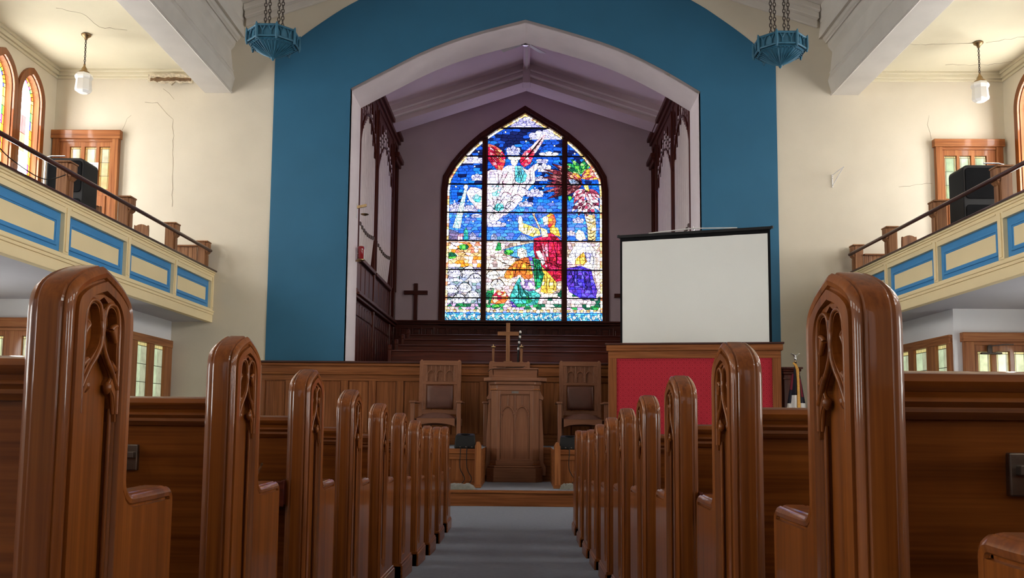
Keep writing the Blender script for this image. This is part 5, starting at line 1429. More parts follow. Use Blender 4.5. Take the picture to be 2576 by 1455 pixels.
while x < xr1:
    a, b = max(xr0, x - .06), min(xr1, x + .06)
    if b > a: box('stile', PANEL['z'], rail, a, b, YR, YR + .06, PZ2 + .18, zrt - .34, bevel=0.004)
    a, b = max(xr0, x + .06), min(xr1, x + sp - .06)
    if b - a > .05: box('panel', PANEL['z'], rail, a + .012, b - .012, YR + .02, YR + .05, PZ2 + .195, zrt - .352, bevel=0.012)
    x += sp

# high-backed chairs
def build_chair():
    q = thing('pulpit_chair', 'x', 'chair', (0, 0, 0), 'high-backed pulpit chairs')
    W = 0.355
    def yb(z): return 0.36 + (z - .45) * 0.10                     # back leans away
    for s in (-1, 1):
        m = MB(); x0, x1 = sorted((s * (W - .068), s * W))
        m.hexa([(x0, .31, 0), (x1, .31, 0), (x1, .38, 0), (x0, .38, 0), (x0, yb(1.42), 1.42), (x1, yb(1.42), 1.42), (x1, yb(1.42) + .05, 1.42), (x0, yb(1.42) + .05, 1.42)])
        m.hexa([(x0, yb(1.42), 1.42), (x1, yb(1.42), 1.42), (x1, yb(1.42) + .05, 1.42), (x0, yb(1.42) + .05, 1.42), (x0 + .02, yb(1.42) + .015, 1.455), (x1 - .02, yb(1.42) + .015, 1.455), (x1 - .02, yb(1.42) + .035, 1.455), (x0 + .02, yb(1.42) + .035, 1.455)])
        m.build('back_post', CHAIRW['z'], q, bevel=0.006)
        x0, x1 = sorted((s * (W - .01), s * (W + .055)))
        MB().box(x0, x1, -.28, -.21, 0, .70).build('front_leg', CHAIRW['z'], q, bevel=0.006)
        x0, x1 = sorted((s * (W - .025), s * (W + .075)))
        MB().box(x0, x1, -.31, .38, .70, .735).build('arm', CHAIRW['y'], q, bevel=0.010)
        x0, x1 = sorted((s * (W + .005), s * (W + .035)))
        MB().box(x0, x1, -.25, .36, .33, .45).build('side_rail', CHAIRW['y'], q, bevel=0.004)
    def bar(nm, x0, x1, z0, z1, d0, d1, mat, bev=.005):
        return MB().hexa([(x0, yb(z0) + d0, z0), (x1, yb(z0) + d0, z0), (x1, yb(z0) + d1, z0), (x0, yb(z0) + d1, z0), (x0, yb(z1) + d0, z1), (x1, yb(z1) + d0, z1), (x1, yb(z1) + d1, z1), (x0, yb(z1) + d1, z1)]).build(nm, mat, q, bevel=bev)
    bar('crest_rail', -W + .06, W - .06, 1.36, 1.44, .0, .045, CHAIRW['x'])
    bar('cross_rail', -W + .06, W - .06, 1.03, 1.075, .0, .045, CHAIRW['x'])
    bar('lower_rail', -W + .06, W - .06, .52, .60, .0, .045, CHAIRW['x'])
    for s in (-1, 1):
        x0, x1 = sorted((s * .235, s * (W - .06))); bar('inner_stile', x0, x1, .60, 1.36, .005, .045, CHAIRW['z'])
    tp = bar('carved_panel', -.235, .235, 1.075, 1.36, .038, .046, CHAIRW['z'], 0)
    # three blind arches with cusps and a row of small lights over them
    Fc = lambda a, b: Vector((a, yb(b) + .008, b))
    m = MB()
    for k in range(3):
        c = -.155 + .155 * k; h = .066
        arc = [(c - h, 1.085), (c - h, 1.20), (c - h * .7, 1.245), (c, 1.27), (c + h * .7, 1.245), (c + h, 1.20), (c + h, 1.085)]
        m.tube([Fc(a, b) for a, b in spline(arc, 4)], .009, 6)
        for s in (-1, 1): m.tube([Fc(c + s * h, 1.19), Fc(c + s * (h - .022), 1.185), Fc(c + s * (h - .012), 1.165), Fc(c + s * h, 1.16)], .006, 6)
        m.tube([Fc(c, 1.27), Fc(c, 1.355)], .006, 6)
    for k in range(4): m.tube([Fc(-.2325 + .155 * k, 1.085), Fc(-.2325 + .155 * k, 1.355)], .009, 6)
    m.build('arcade_carving', CHAIRW['z'], tp, smooth=60)
    # leather back and seat
    prof = [(-.225, .615), (.225, .615), (.225, 1.02), (-.225, 1.02)]
    m = MB()
    loops = []
    for d, t in ((0, .02), (.004, .0), (.02, -.022), (.06, -.034), (.12, -.038)):
        loops.append([Vector((a, yb(b) + t, b)) for a, b in inset(prof, d)])
    m.loft(loops, True, True, True); m.build('leather_back', M_LEATHER, q, smooth=60, label='brown leather back cushion')
    m = MB()
    xs = [-.31 + .62 * k / 12 for k in range(13)]
    m.loft([[Vector((x, -.24, .44)), Vector((x, .36, .44)), Vector((x, .36, .47 + .075 * (1 - (x / .31) ** 2))), Vector((x, -.22, .46 + .085 * (1 - (x / .31) ** 2))), Vector((x, -.245, .45 + .04 * (1 - (x / .31) ** 2)))] for x in xs], True, True, True)
    m.build('leather_seat', M_LEATHER, q, smooth=50, label='brown leather seat cushion')
    lo = [(-.31, .32), (-.2, .355), (0, .37), (.2, .355), (.31, .32)]
    MB().prism([(a, -.265, b) for a, b in spline(lo, 4) + [(.31, .45), (-.31, .45)]], (0, .03, 0)).build('front_rail', CHAIRW['x'], q, bevel=0.004)
    for y in (.33,): MB().box(-.31, .31, y, y + .03, .34, .45).build('back_rail', CHAIRW['x'], q)
    return q
chair = build_chair()
def place(o, px, pyt, Y, lab):
    v = onY(px, pyt, Y); o.location = (v.x, Y, PZ2); o['label'] = lab
YCH = 14.78
c2, c3 = copy_tree(chair), copy_tree(chair)
place(chair, 1102, 905, YCH, 'high-backed oak chair with leather seat, beside the bare rail panels')
place(c2, 1464, 909, YCH, 'high-backed oak chair with leather seat, between pulpit and red screen')
place(c3, 1281, 905, 15.02, 'high-backed oak chair hidden behind the pulpit, under the small cross')

# pulpit
KP = YP / FPX
pc = onY(1294, 1214, YP)
P0 = PZ1
pu = thing('pulpit', 'tall oak pulpit with double lancet front panel and sloping reading desk', 'pulpit', (pc.x, YP, P0))
def oct_loop(hw, ch, dep, z): # chamfered front
    return [(pc.x - hw, YP + dep, z), (pc.x - hw, YP + ch, z), (pc.x - hw + ch, YP, z), (pc.x + hw - ch, YP, z), (pc.x + hw, YP + ch, z), (pc.x + hw, YP + dep, z)]
def slab(nm, hw, ch, z0, z1, grow=0.0, mat=None, bev=.008):
    lo = [Vector(p) + Vector((0, -grow, 0)) for p in oct_loop(hw, ch, .36 + grow, z0)]
    MB().prism(lo, (0, 0, z1 - z0)).build(nm, mat or CHAIRW['x'], pu, bevel=bev)
slab('plinth', .445, .11, P0, P0 + .22, .03)
slab('plinth_moulding', .43, .11, P0 + .22, P0 + .26, .02, bev=.014)
slab('base_course', .40, .10, P0 + .26, P0 + .34, 0.01)
# body: chamfered box with the panel opening left by rails and stiles
zb0, zb1 = P0 + .34, P0 + 1.45
lo = oct_loop(.385, .10, .34, zb0)
MB().prism([Vector(p) + Vector((0, .025, 0)) for p in lo], (0, 0, zb1 - zb0)).build('body', CHAIRW['z'], pu)
fw = .285
for s in (-1, 1):
    x0, x1 = sorted((pc.x + s * .235, pc.x + s * fw)); box('stile', CHAIRW['z'], pu, x0, x1, YP - .002, YP + .04, zb0, zb1, bevel=0.005)
    m = MB(); xa, xb = pc.x + s * .285, pc.x + s * .385
    m.prism([(xa, YP - .002, zb0), (xb, YP + .098, zb0), (xb, YP + .14, zb0), (xa, YP + .04, zb0)], (0, 0, zb1 - zb0)); m.build('corner_pilaster', CHAIRW['z'], pu, bevel=0.005)
box('panel_top_rail', CHAIRW['x'], pu, pc.x - .235, pc.x + .235, YP - .002, YP + .04, P0 + 1.39, zb1, bevel=0.005)
box('panel_bottom_rail', CHAIRW['x'], pu, pc.x - .235, pc.x + .235, YP - .002, YP + .04, zb0, P0 + .36, bevel=0.005)
fp = box('front_panel', CHAIRW['z'], pu, pc.x - .235, pc.x + .235, YP + .026, YP + .04, P0 + .36, P0 + 1.39)
m = MB(); Fp = lambda a, b: Vector((pc.x + a, YP + .018, P0 + b))
for s in (-1, 1):
    c = s * .113
    m.tube([Fp(a, b) for a, b in spline([(c - .105, 1.02), (c - .10, 1.09), (c - .06, 1.16), (c, 1.195), (c + .06, 1.16), (c + .10, 1.09), (c + .105, 1.02)], 4)], .013, 6)
    m.tube([Fp(c, 1.195), Fp(c, 1.38)], .009, 6); m.tube([Fp(s * .225, .37), Fp(s * .225, 1.385)], .010, 6)
    for e in (c - .1, c + .1): m.lathe(Fp(e, 1.08), [(.004, -.02), (.016, -.008), (.016, .008), (.004, .02)], 8)
m.tube([Fp(0, .37), Fp(0, 1.385)], .009, 6); m.tube([Fp(-.225, 1.385), Fp(.225, 1.385)], .010, 6)
m.build('lancet_ribs', CHAIRW['z'], fp, smooth=60)
for k, z in enumerate((P0 + .27, P0 + 1.46, P0 + 1.535)):
    for s in (-1, 1):
        m = MB(); xa, xb = pc.x + s * .29, pc.x + s * .40
        m.prism([(xa, YP - .022, z), (xb, YP + .09, z), (xb, YP + .12, z), (xa, YP + .01, z)], (0, 0, .022)); m.build('corner_bead', TRIMW['x'], pu, bevel=0.005)
slab('neck', .395, .105, P0 + 1.45, P0 + 1.54, 0.01)
slab('cornice', .42, .105, P0 + 1.54, P0 + 1.60, 0.04, bev=.02)
slab('desk_board', .505, .13, P0 + 1.60, P0 + 1.655, 0.07)
# buttresses at both sides
for s in (-1, 1):
    MB().prism([(pc.x + s * a, YP + .12, P0 + b) for a, b in ((.385, .10), (.495, .10), (.50, .24), (.465, .30), (.455, .7), (.425, 1.25), (.42, 1.36), (.385, 1.42))], (0, .14, 0)).build('buttress', CHAIRW['z'], pu, bevel=0.008)
    MB().prism([(pc.x + s * a, YP + .10, P0 + b) for a, b in ((.385, 1.32), (.445, 1.30), (.46, 1.34), (.43, 1.38), (.395, 1.45), (.385, 1.45))], (0, .18, 0)).build('gablet', CHAIRW['z'], pu, bevel=0.006)
# reading desk
m = MB(); xd = .345
m.hexa([(pc.x - xd, YP + .04, P0 + 1.655), (pc.x + xd, YP + .04, P0 + 1.655), (pc.x + xd, YP + .30, P0 + 1.655), (pc.x - xd, YP + .30, P0 + 1.655), (pc.x - xd - .01, YP + .03, P0 + 1.79), (pc.x + xd + .01, YP + .03, P0 + 1.79), (pc.x + xd, YP + .30, P0 + 1.72), (pc.x - xd, YP + .30, P0 + 1.72)])
m.build('reading_desk', CHAIRW['x'], pu, bevel=0.006)
m = MB(); xd = .37
m.hexa([(pc.x - xd, YP + .0, P0 + 1.79), (pc.x + xd, YP + .0, P0 + 1.79), (pc.x + xd, YP + .33, P0 + 1.715), (pc.x - xd, YP + .33, P0 + 1.715), (pc.x - xd, YP + .0, P0 + 1.815), (pc.x + xd, YP + .0, P0 + 1.815), (pc.x + xd, YP + .33, P0 + 1.74), (pc.x - xd, YP + .33, P0 + 1.74)])
m.build('desk_lid', CHAIRW['x'], pu, bevel=0.006)
box('plaque', M_STEEL, pu, pc.x - .055, pc.x + .055, YP - .008, YP + .0, P0 + 1.405, P0 + 1.44, label='small dull metal plaque')
# microphone cable on the desk
tag(MB().tube(spline([tuple(onY(x, y, YP - .035)) for x, y in ((1228, 936), (1234, 930), (1250, 928), (1280, 926), (1310, 925), (1320, 922))], 4), .005, 6).build('microphone_cable', M_BLACK, smooth=60), 'thin dark cable lying along the top edge of the pulpit desk', 'cable')

# cross, candle holders and striped rod on the rail
YA = 15.70
zc = zrt
v = onY(1278, 860, YA)
k = YA / FPX
cr_ = thing('standing_cross', 'plain light oak cross on a small foot, standing on the choir rail', 'cross', (v.x, YA, zc))
zt = onY(1280, 813, YA).z; zbar = onY(1280, 840, YA).z
box('foot', POSTW['x'], cr_, v.x - .075, v.x + .075, YA - .05, YA + .05, zc, zc + .03, bevel=0.006)
box('upright', POSTW['z'], cr_, v.x - .034, v.x + .034, YA - .02, YA + .02, zc + .03, zt, bevel=0.004)
box('crossbar', POSTW['x'], cr_, v.x - .185, v.x + .19, YA - .022, YA + .022, zbar - .034, zbar + .034, bevel=0.004)
for px, lab in ((1241, 'slim oak candle holder on the rail, without the striped rod'), (1312, 'slim oak candle holder on the rail, beside the striped rod')):
    u = onY(px, 890, YA); zt = onY(px, 872, YA).z
    q = thing('candle_holder', lab, 'candle holder', (u.x, YA, zc), 'candle holders')
    MB().lathe((u.x, YA, 0), [(.035, zc), (.035, zc + .015), (.02, zc + .03), (.022, zt - .05), (.02, zt - .03)], 10).build('stem', POSTW['z'], q, smooth=40)
    MB().lathe((u.x, YA, 0), [(.02, zt - .035), (.045, zt - .015), (.045, zt - .003)], 12).build('drip_plate', M_BRASS, q, smooth=40)
    MB().lathe((u.x, YA, 0), [(.014, zt - .005), (.014, zt + .03), (.004, zt + .035)], 10).build('socket', M_BRASS, q, smooth=40)
q = thing('striped_rod', 'slender black rod with white knobs leaning behind a candle holder', 'rod', (onY(1303, 905, YA + .06).x, YA + .06, zc))
pts = [onY(x, y, YA + .06) for x, y in ((1303, 910), (1304, 878), (1306, 862), (1308, 848), (1309, 836))]
pts[0] = Vector((pts[0].x, pts[0].y, zc))
MB().tube(pts, .017, 8).build('shaft', M_BLACK, q, smooth=60)
for p in pts[1:]:
    MB().lathe(p, [(.0, -.03), (.018, -.02), (.022, 0), (.018, .02), (.0, .03)], 8).build('knob', M_WHITEMETAL, q, smooth=60)

# newel posts either side of the pulpit bay
for s, (a, b) in ((-1, (1194, 1209)), (1, (1394, 1410))):
    Yn = 12.9
    x0, x1 = onY(a, 1180, Yn).x, onY(b, 1180, Yn).x
    q = thing('newel_post', ('short oak post with pointed top beside the pulpit, next to bare rail chair' if s < 0 else 'short oak post with pointed top beside the pulpit, towards the red screen'), 'post', ((x0 + x1) / 2, Yn, PZ1), 'newel posts beside the pulpit')
    zt = onY((a + b) / 2, 1112 + (2 if s > 0 else 0), Yn).z
    xm = (x0 + x1) / 2
    MB().prism([(x0, Yn, PZ1), (x1, Yn, PZ1), (x1, Yn, zt - .06), (xm + .015, Yn, zt), (xm - .015, Yn, zt), (x0, Yn, zt - .06)], (0, .20, 0)).build('shaft', TRIMW['z'], q, bevel=0.006)
    xi = x1 if s < 0 else x0
    MB().box(*sorted((xi - .004, xi + (-s) * .006)), Yn + .04, Yn + .16, PZ1 + .08, zt - .10).build('side_panel', TRIMW['z'], q, bevel=0.003)
    MB().box(x0 - .008, x1 + .008, Yn - .008, Yn + .21, PZ1, PZ1 + .05).build('foot', TRIMW['x'], q, bevel=0.005)
# stage monitors on the upper platform edge
for s, (a, b, pyt, lab) in ((-1, (1142, 1197, 1091, 'black wedge stage monitor by the post next to the bare rail')), (1, (1407, 1462, 1096, 'black wedge stage monitor by the post towards the red screen'))):
    Ym = 13.06
    x0, x1 = onY(a, 1110, Ym).x, onY(b, 1110, Ym).x
    z1 = onY((a + b) / 2, pyt, Ym).z
    q = thing('stage_monitor', lab, 'speaker', ((x0 + x1) / 2, Ym, PZ2), 'stage monitors')
    h = z1 - PZ2
    MB().hexa([(x0, Ym, PZ2 + .003), (x1, Ym, PZ2 + .003), (x1 - .01, Ym + .3, PZ2 + .003), (x0 + .01, Ym + .3, PZ2 + .003), (x0 + .015, Ym + .05, z1 - .03), (x1 - .015, Ym + .05, z1 - .03), (x1 - .03, Ym + .24, z1), (x0 + .03, Ym + .24, z1)]).build('cabinet', M_BLACK, q, bevel=0.02, seg=3)
    MB().lathe(((x0 + x1) / 2, Ym + .13, z1 - .035), [(.07, 0), (.075, .018), (.05, .03)], 16).build('handle_recess', M_BLACKCLOTH, q, smooth=50)
    for j in range(6): MB().box(x0 + .04 + .042 * j, x0 + .06 + .042 * j, Ym - .004, Ym + .02, PZ2 + .022, PZ2 + .036).build('control_knob', M_STEEL if j % 2 else M_BLACK, q)
    xc = (x0 + x1) / 2 + s * .02
    for j, dx in enumerate((-.04, .06)[:2 if s < 0 else 1]):
        tag(MB().tube(spline([(xc + dx, Ym - .005, PZ2 + .03), (xc + dx * .9, Ym - .085, PZ2 - .02), (xc + dx, Ym - .085, PZ1 + .28), (xc + dx + .07, Ym - .10, PZ1 + .12), (xc + dx - .02, Ym - .14, PZ1 + .02), (xc - .1, Ym - .16, PZ1 + .008)], 4), .006, 6).build('speaker_cable', M_BLACK, smooth=60),
            (('thin black cable falling from stage monitor next to bare rail, farther from post', 'thin black cable falling from stage monitor next to bare rail, nearer the post')[j] if s < 0 else 'thin black cable falling from the stage monitor towards the red screen'), 'cable', 'stage monitor cables')
# folded cloths on the lower platform
for (a, b, py, lab, sd) in ((1140, 1194, 1222, 'crumpled grey green cushion on the step below the monitor near bare rail', 1), (1409, 1450, 1228, 'crumpled grey green cushion on the step below the monitor near red screen', 2)):
    Yc = onZ((a + b) / 2, 1233, PZ1).y
    x0, x1 = onY(a, py, Yc).x, onY(b, py, Yc).x
    if sd == 1: x0 -= .12
    rr_ = random.Random(sd)
    nx, ny = 14, 8
    top = [[Vector((x0 + (x1 - x0) * i / nx, Yc + .30 * j / ny, PZ1 + .002 + .065 * (1 - abs(2 * i / nx - 1) ** 6) * (1 - abs(2 * j / ny - 1) ** 6) + rr_.uniform(-.018, .018) * (0 < i < nx) * (0 < j < ny))) for i in range(nx + 1)] for j in range(ny + 1)]
    m = MB(); m.loft(top, False); m.prism([top[0][0], top[0][-1], top[-1][-1], top[-1][0]], (0, 0, .004))
    tag(m.build('floor_cushion', M_KHAKI, smooth=60), lab, 'cushion', 'floor cushions')

# ------------------------------------------------------------------ red screen, projection screen, flag
a, b = onY(1530, 864, 14.0), onY(1964, 862, 13.6)
Lr = (Vector((b.x, 13.6, 0)) - Vector((a.x, 14.0, 0))).length
ang = math.atan2(13.6 - 14.0, b.x - a.x)
zr0 = PZ2; H = a.z - zr0
rs = thing('red_panel_screen', 'oak framed screen filled with patterned red fabric, before the projection screen', 'screen', (0, 0, 0))
m_red, nt, bs = new_mat('red_damask')
mp = coords(nt, (1, 1, 1))
def red_pattern():
    sep = nt.nodes.new('ShaderNodeSeparateXYZ'); nt.links.new(mp.outputs[0], sep.inputs[0])
    def math_(op, x, y=None, v=None):
        n = nt.nodes.new('ShaderNodeMath'); n.operation = op
        nt.links.new(x, n.inputs[0])
        if y is not None: nt.links.new(y, n.inputs[1])
        if v is not None: n.inputs[1].default_value = v
        return n.outputs[0]
    S = 2 * math.pi / 0.17
    sx_, sz_ = math_('SINE', math_('MULTIPLY', sep.outputs[0], v=S)), math_('SINE', math_('MULTIPLY', sep.outputs[2], v=S))
    pr = math_('ABSOLUTE', math_('MULTIPLY', sx_, sz_)); s2 = math_('ABSOLUTE', math_('ADD', math_('MULTIPLY', sx_, sx_), math_('MULTIPLY', sz_, sz_)))
    return math_('PINGPONG', math_('ADD', pr, math_('MULTIPLY', s2, v=1.2)), v=0.5)
rp = ramp(nt, [(0.15, (0.26, 0.001, 0.010)), (0.40, (0.50, 0.003, 0.022)), (0.49, (0.80, 0.06, 0.10))])
nt.links.new(red_pattern(), rp.inputs['Fac']); nt.links.new(rp.outputs[0], bs.inputs['Base Color']); bs.inputs['Roughness'].default_value = 0.8
for s in (0, 1):
    x0 = 0 if s == 0 else Lr - .13
    box('frame_stile', PANEL['z'], rs, x0, x0 + .13, 0, .10, 0, H - .13, bevel=0.006)
box('frame_top', PANEL['x'], rs, 0.0, Lr, -.005, .10, H - .24, H - .125, bevel=0.006)
box('frieze', PANEL['x'], rs, -.03, Lr + .03, -.03, .13, H - .125, H - .03, bevel=0.008)
box('cap', DARKRAIL['x'], rs, -.05, Lr + .05, -.05, .15, H - .03, H, bevel=0.010)
box('frame_bottom', PANEL['x'], rs, .13, Lr - .13, 0, .10, 0, .14, bevel=0.006)
box('red_fabric', m_red, rs, .13, Lr - .13, .025, .06, .14, H - .24)
box('fabric_bead', m_red, rs, .13, Lr - .13, .012, .03, H - .26, H - .24)
rs.location = (a.x, 14.0, zr0); rs.rotation_euler = (0, 0, ang)

a, b = onY(1560, 592, 14.75), onY(1937, 569, 14.1)
Ls = math.hypot(b.x - a.x, 14.1 - 14.75); ang = math.atan2(14.1 - 14.75, b.x - a.x)
ps = thing('projection_screen', 'white portable projection screen with black borders on a tripod stand', 'projection screen', (0, 0, 0))
zs0 = PZ2
zA, zB = a.z - zs0, b.z - zs0
zlow = 1.10
tl = lambda x: zA + (zB - zA) * x / Ls
nx = 24
def sag(x): return .012 * math.exp(-((x - Ls * .27) / .10) ** 2) + .015 * math.exp(-((x - Ls * .78) / .10) ** 2)
m = MB(); m.loft([[Vector((x, -sag(x) * (0.2 + .8 * q / 6), zlow + (tl(x) - .055 - zlow) * q / 6)) for q in range(7)] for x in [Ls * k / nx for k in range(nx + 1)]], False)
sc_ = m.build('black_backing', M_BLACKCLOTH, ps, smooth=60)
m = MB(); m.loft([[Vector((x, -.004 - sag(x) * (0.2 + .8 * q / 6), zlow + .02 + (tl(x) - .115 - zlow - .02) * q / 6)) for q in range(7)] for x in [.035 + (Ls - .075) * k / nx for k in range(nx + 1)]], False)
m.build('white_fabric', M_SCREEN, ps, smooth=60)
MB().hexa([(-.02, -.02, tl(0) - .055), (Ls + .02, -.02, tl(Ls) - .055), (Ls + .02, .02, tl(Ls) - .055), (-.02, .02, tl(0) - .055), (-.02, -.02, tl(0) - .005), (Ls + .02, -.02, tl(Ls) - .005), (Ls + .02, .02, tl(Ls) - .005), (-.02, .02, tl(0) - .005)]).build('top_bar', M_BLACK, ps, bevel=0.006)
for x in (-.03, Ls + .03): MB().lathe((x, 0, tl(x) - .02), [(.022, -.02), (.022, .02)], 10).build('bar_end_cap', M_BLACK, ps)
MB().tube([(Ls * .20, -.01, tl(Ls * .2) + .0), (Ls * .48, -.01, tl(Ls * .48) + .035), (Ls * .52, -.01, tl(Ls * .52) + .035), (Ls * .79, -.01, tl(Ls * .79) + .0)], .010, 6).build('carry_handle', M_WHITEMETAL, ps, smooth=60)
MB().box(0, Ls, -.03, .03, zlow - .07, zlow, ).build('roller_case', M_BLACK, ps, bevel=0.01)
MB().tube([(Ls * .5, .04, .30), (Ls * .5, .04, tl(Ls * .5) + .03)], .016, 8).build('mast', M_CHROME, ps, smooth=60)
MB().tube([(Ls * .5, .0, tl(Ls * .5) + .03), (Ls * .5, .0, tl(Ls * .5) + .075)], .010, 6).build('top_hook', M_WHITEMETAL, ps)
for k in range(3):
    an = R(90 + 120 * k); MB().tube([(Ls * .5, .04, .62), (Ls * .5 + .32 * math.cos(an), .04 + .32 * math.sin(an), .01)], .012, 8).build('tripod_leg', M_CHROME, ps, smooth=60)
ps.location = (a.x, 14.75, zs0); ps.rotation_euler = (0, 0, ang)

# dark pedestal and furled flag
Yq = 14.3
a, b = onY(1966, 930, Yq), onY(2021, 930, Yq)
xm = (a.x + b.x) / 2 - .01; zt = onY(1990, 924, Yq).z
pd = thing('flower_pedestal', 'dark wooden pedestal with flared top standing behind the furled flag', 'pedestal', (xm, Yq + .15, PZ2))
hw = (b.x - a.x) / 2
def tier(nm, k, z0, z1, bev=.01): MB().box(xm - hw * k, xm + hw * k, Yq + .15 - hw * k, Yq + .15 + hw * k, z0, z1).build(nm, MAHOG['z'], pd, bevel=bev)
tier('foot', .95, PZ2, PZ2 + .10); tier('shaft', .70, PZ2 + .10, zt - .12); tier('collar', .78, zt - .20, zt - .17); tier('neck', .80, zt - .12, zt - .07, .02); tier('top_moulding', .9, zt - .07, zt - .03, .02); tier('top', 1.0, zt - .03, zt, .008)
Yf = 13.75
c = onY(2000, 912, Yf)
fl = thing('furled_flag', 'furled dark flag with white lower part, gold fringe and eagle finial', 'flag', (c.x, Yf, PZ2))
MB().tube([(c.x + .0, Yf, PZ2), (c.x, Yf, c.z + .03)], .012, 8).build('pole', M_BRASS, fl, smooth=60)
MB().lathe((c.x, Yf, PZ2), [(.14, 0), (.14, .03), (.05, .06), (.02, .12)], 20).build('stand', M_BRASS, fl, smooth=50)
# eagle
eg = onY(2001, 900, Yf)
m = MB(); m.lathe(eg + Vector((0, 0, -.02)), [(.008, -.03), (.018, -.01), (.02, .02), (.01, .045), (.013, .055), (.004, .065)], 8)
eagle = m.build('eagle_finial', M_CHROME, fl, smooth=50)
for s in (-1, 1):
    MB().tube([eg + Vector((s * .008, 0, .01)), eg + Vector((s * .03, 0, .045)), eg + Vector((s * .055, 0, .06)), eg + Vector((s * .075, 0, .055))], [.012, .012, .008, .002], 6).build('wing', M_CHROME, eagle, smooth=60)
MB().lathe(eg + Vector((-.02, 0, -.085)), [(.004, -.012), (.012, 0), (.004, .012)], 8).build('pole_ball', M_CHROME, fl, smooth=50)
# cloth: hanging folds, spreading downwards
def flag_cloth(nm, mat, t0, t1, z0, z1, parent, off=0.0):
    rows = 10; cols = 16; loops = []
    for j in range(rows + 1):
        z = z0 + (z1 - z0) * j / rows
        q = (c.z - z)
        wid = .035 + .135 * min(1, q / .85)
        row = []
        for i in range(cols + 1):
            t = t0 + (t1 - t0) * i / cols
            x = c.x - wid + 2 * wid * t
            y = Yf - .02 - .035 * math.sin(math.pi * t) - .018 * math.sin(t * 19) * min(1, q * 2) - off
            row.append(Vector((x, y, z)))
        loops.append(row)
    m = MB(); m.loft(loops, False)
    o = m.build(nm, mat, parent, smooth=70); s = o.modifiers.new('thickness', 'SOLIDIFY'); s.thickness = .006
    return o
zm_, zl_ = onY(2000, 995, Yf).z, PZ2 + .25
flag_cloth('dark_cloth', M_NAVY, 0.20, 0.58, zm_, c.z, fl)
flag_cloth('dark_cloth', M_NAVY, 0.66, 1.0, zm_ - .13, c.z - .1, fl)
flag_cloth('dark_cloth', M_NAVY, 0.0, 0.22, zm_ - .13, c.z - .35, fl)
flag_cloth('red_cloth', M_FLAGRED, 0.02, 0.22, zm_ + .08, c.z - .18, fl, .004)
flag_cloth('red_cloth', M_FLAGRED, 0.78, 0.97, zm_ - .03, c.z - .25, fl, .004)
flag_cloth('white_cloth', M_FLAGWHITE, 0.20, 0.58, zl_, zm_, fl)
flag_cloth('white_cloth', M_FLAGWHITE, 0.0, 0.22, zl_, zm_ - .12, fl)
flag_cloth('white_cloth', M_FLAGWHITE, 0.64, 1.0, zl_, zm_ - .12, fl)
fr = [onY(x, y, Yf - .07) for x, y in ((1995, 913), (2001, 918), (2006, 930), (2008, 960), (2009, 990), (2011, 1030))]
fr[-1].z = zl_
MB().tube(fr, [.012, .022, .024, .02, .022, .03], 8).build('gold_fringe', M_GOLD, fl, smooth=60, label='gold fringe')

# ------------------------------------------------------------------ hanging lamps
def chain(m, p0, p1, link, r):
    p0, p1 = Vector(p0), Vector(p1); n = max(2, int((p1 - p0).length / (link * .78)))
    d = (p1 - p0).normalized()
    for k in range(n):
        c = p0.lerp(p1, (k + .5) / n)
        side = Vector((1, 0, 0)) if k % 2 else Vector((0, 1, 0))
        m.tube([c + d * (link * .5 * math.sin(2 * math.pi * q / 8)) + side * (link * .28 * math.cos(2 * math.pi * q / 8)) for q in range(8)], r, 5, closed=True)
def pendant(px, py, gx, gy, lab):
    v = onZ(px, py - 6, ZC)
    q = thing('pendant_lamp', lab, 'pendant lamp', (v.x, v.y, ZC), 'white glass pendant lamps')
    g = onY(gx, gy, v.y)
    x, y = v.x, v.y
    MB().lathe((x, y, ZC), [(.02, -.10), (.028, -.07), (.05, -.05), (.075, -.03), (.078, -.012), (.06, 0)], 18).build('ceiling_canopy', M_BRASS, q, smooth=50)
    zg = g.z
    m = MB(); chain(m, (x, y, ZC - .10), (x, y, zg + .27), .045, .006); m.build('chain', M_IRON, q, smooth=60)
    MB().lathe((x, y, zg), [(.012, .30), (.02, .26), (.045, .22), (.05, .19), (.085, .165), (.09, .135)], 18).build('fitter', M_BRASS, q, smooth=50)
    MB().lathe((x, y, zg), [(.085, .15), (.125, .125), (.142, .09), (.138, .06), (.118, .03), (.125, -.06), (.132, -.13), (.125, -.16), (.07, -.195), (.0, -.20)], 8, rot=R(22.5), cap=False).build('glass_shade', M_OPAL, q, smooth=25)
pendant(217, 92, 207, 206, 'white opal glass pendant lamp on a chain, near the arched windows')
pendant(2461, 112, 2464, 228, 'white opal glass pendant lamp on a chain, over the green glazed door')

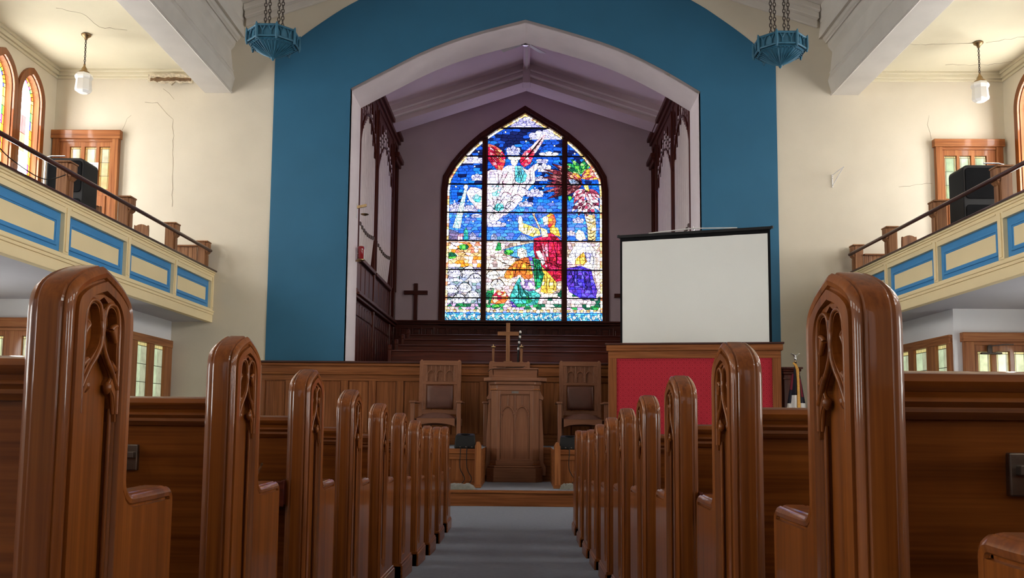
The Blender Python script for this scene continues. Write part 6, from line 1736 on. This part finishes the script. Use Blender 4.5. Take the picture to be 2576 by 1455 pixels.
def lantern(px, py, lab):
    Y = 12.6
    v = onY(px, py, Y)                                            # lowest point
    q = thing('gothic_lantern', lab, 'lantern', v, 'blue octagonal lanterns')
    Rr = 65 * Y / FPX; h = .0
    z1, z2 = v.z + .22, v.z + .40
    a0 = R(22.5)
    def P(k, r, z): a = a0 + R(45) * k; return Vector((v.x + r * math.cos(a), Y + r * math.sin(a), z))
    MB().loft([[P(k, Rr * .96, z) for k in range(8)] for z in (z1, z2)], True).build('band', M_LANTERN, q)
    for k in range(8):
        A0, A1 = P(k, Rr, z1), P(k + 1, Rr, z1); B0, B1 = P(k, Rr, z2), P(k + 1, Rr, z2)
        mid = lambda t, u: A0.lerp(A1, t).lerp(B0.lerp(B1, t), u)
        m = MB()
        m.tube([mid(0, .06), mid(1, .06)], .016, 6); m.tube([mid(0, .94), mid(1, .94)], .018, 6)
        for c in (.28, .72):
            m.tube([mid(c, .08), mid(c, .5), mid(c - .12, .85)], .011, 5); m.tube([mid(c, .5), mid(c + .12, .85)], .011, 5)
        m.build('side_tracery', M_LANTERN, q, smooth=60)
        MB().tube([P(k, Rr * 1.02, z1 - .04), P(k, Rr * 1.03, z1 + .02), P(k, Rr * 1.03, z2), P(k, Rr * 1.06, z2 + .03)], [.012, .024, .02, .006], 6).build('corner_buttress', M_LANTERN, q, smooth=40)
        # ribbed lower bowl facet
        tip = Vector((v.x, Y, v.z + .03))
        e0, e1 = P(k, Rr * .93, z1), P(k + 1, Rr * .93, z1)
        fc = MB().add([e0, e1, tip], [(0, 1, 2)]).build('bowl_facet', M_LANTERN, q)
        sd = fc.modifiers.new('thickness', 'SOLIDIFY'); sd.thickness = .01; sd.offset = -1
        m = MB()
        for t in (0.0, .25, .5, .75):
            e = e0.lerp(e1, t)
            m.tube([e, e.lerp(tip, .5) + Vector((0, 0, -.012)), tip], [.013, .012, .008], 5)
        for t in (.125, .375, .625, .875):
            e = e0.lerp(e1, t).lerp(tip, .10) + Vector((0, 0, -.01))
            m.tube([e + Vector((.022 * math.cos(2 * math.pi * s / 6), .022 * math.sin(2 * math.pi * s / 6), 0)) for s in range(6)], .007, 5, closed=True)
        m.build('bowl_ribs', M_LANTERN, fc, smooth=60)
    MB().lathe((v.x, Y, v.z), [(.004, -.01), (.022, .01), (.03, .035), (.05, .05), (.03, .07)], 8).build('finial', M_LANTERN, q, smooth=40)
    MB().loft([[P(k, Rr * .96, z2 - .01) for k in range(8)], [P(k, Rr * .2, z2 - .02) for k in range(8)]], True, False, True).build('top_plate', M_LANTERN, q)
    for k in range(4):
        p = P(2 * k + .5, Rr * .38, z2 - .02); sgx = -1 if v.x < 0 else 1
        ztop = BZ_IN + NV * (abs(BX_IN) - abs(p.x)) - .01
        m = MB(); chain(m, p, Vector((p.x, p.y, ztop)), .07, .0075); m.build('chain', M_IRON, q, smooth=60)
lantern(686, 152, 'blue octagonal gothic lantern on four chains, above the bare cream wall')
lantern(1963, 171, 'blue octagonal gothic lantern on four chains, above the projection screen')
bpy.context.view_layer.update()
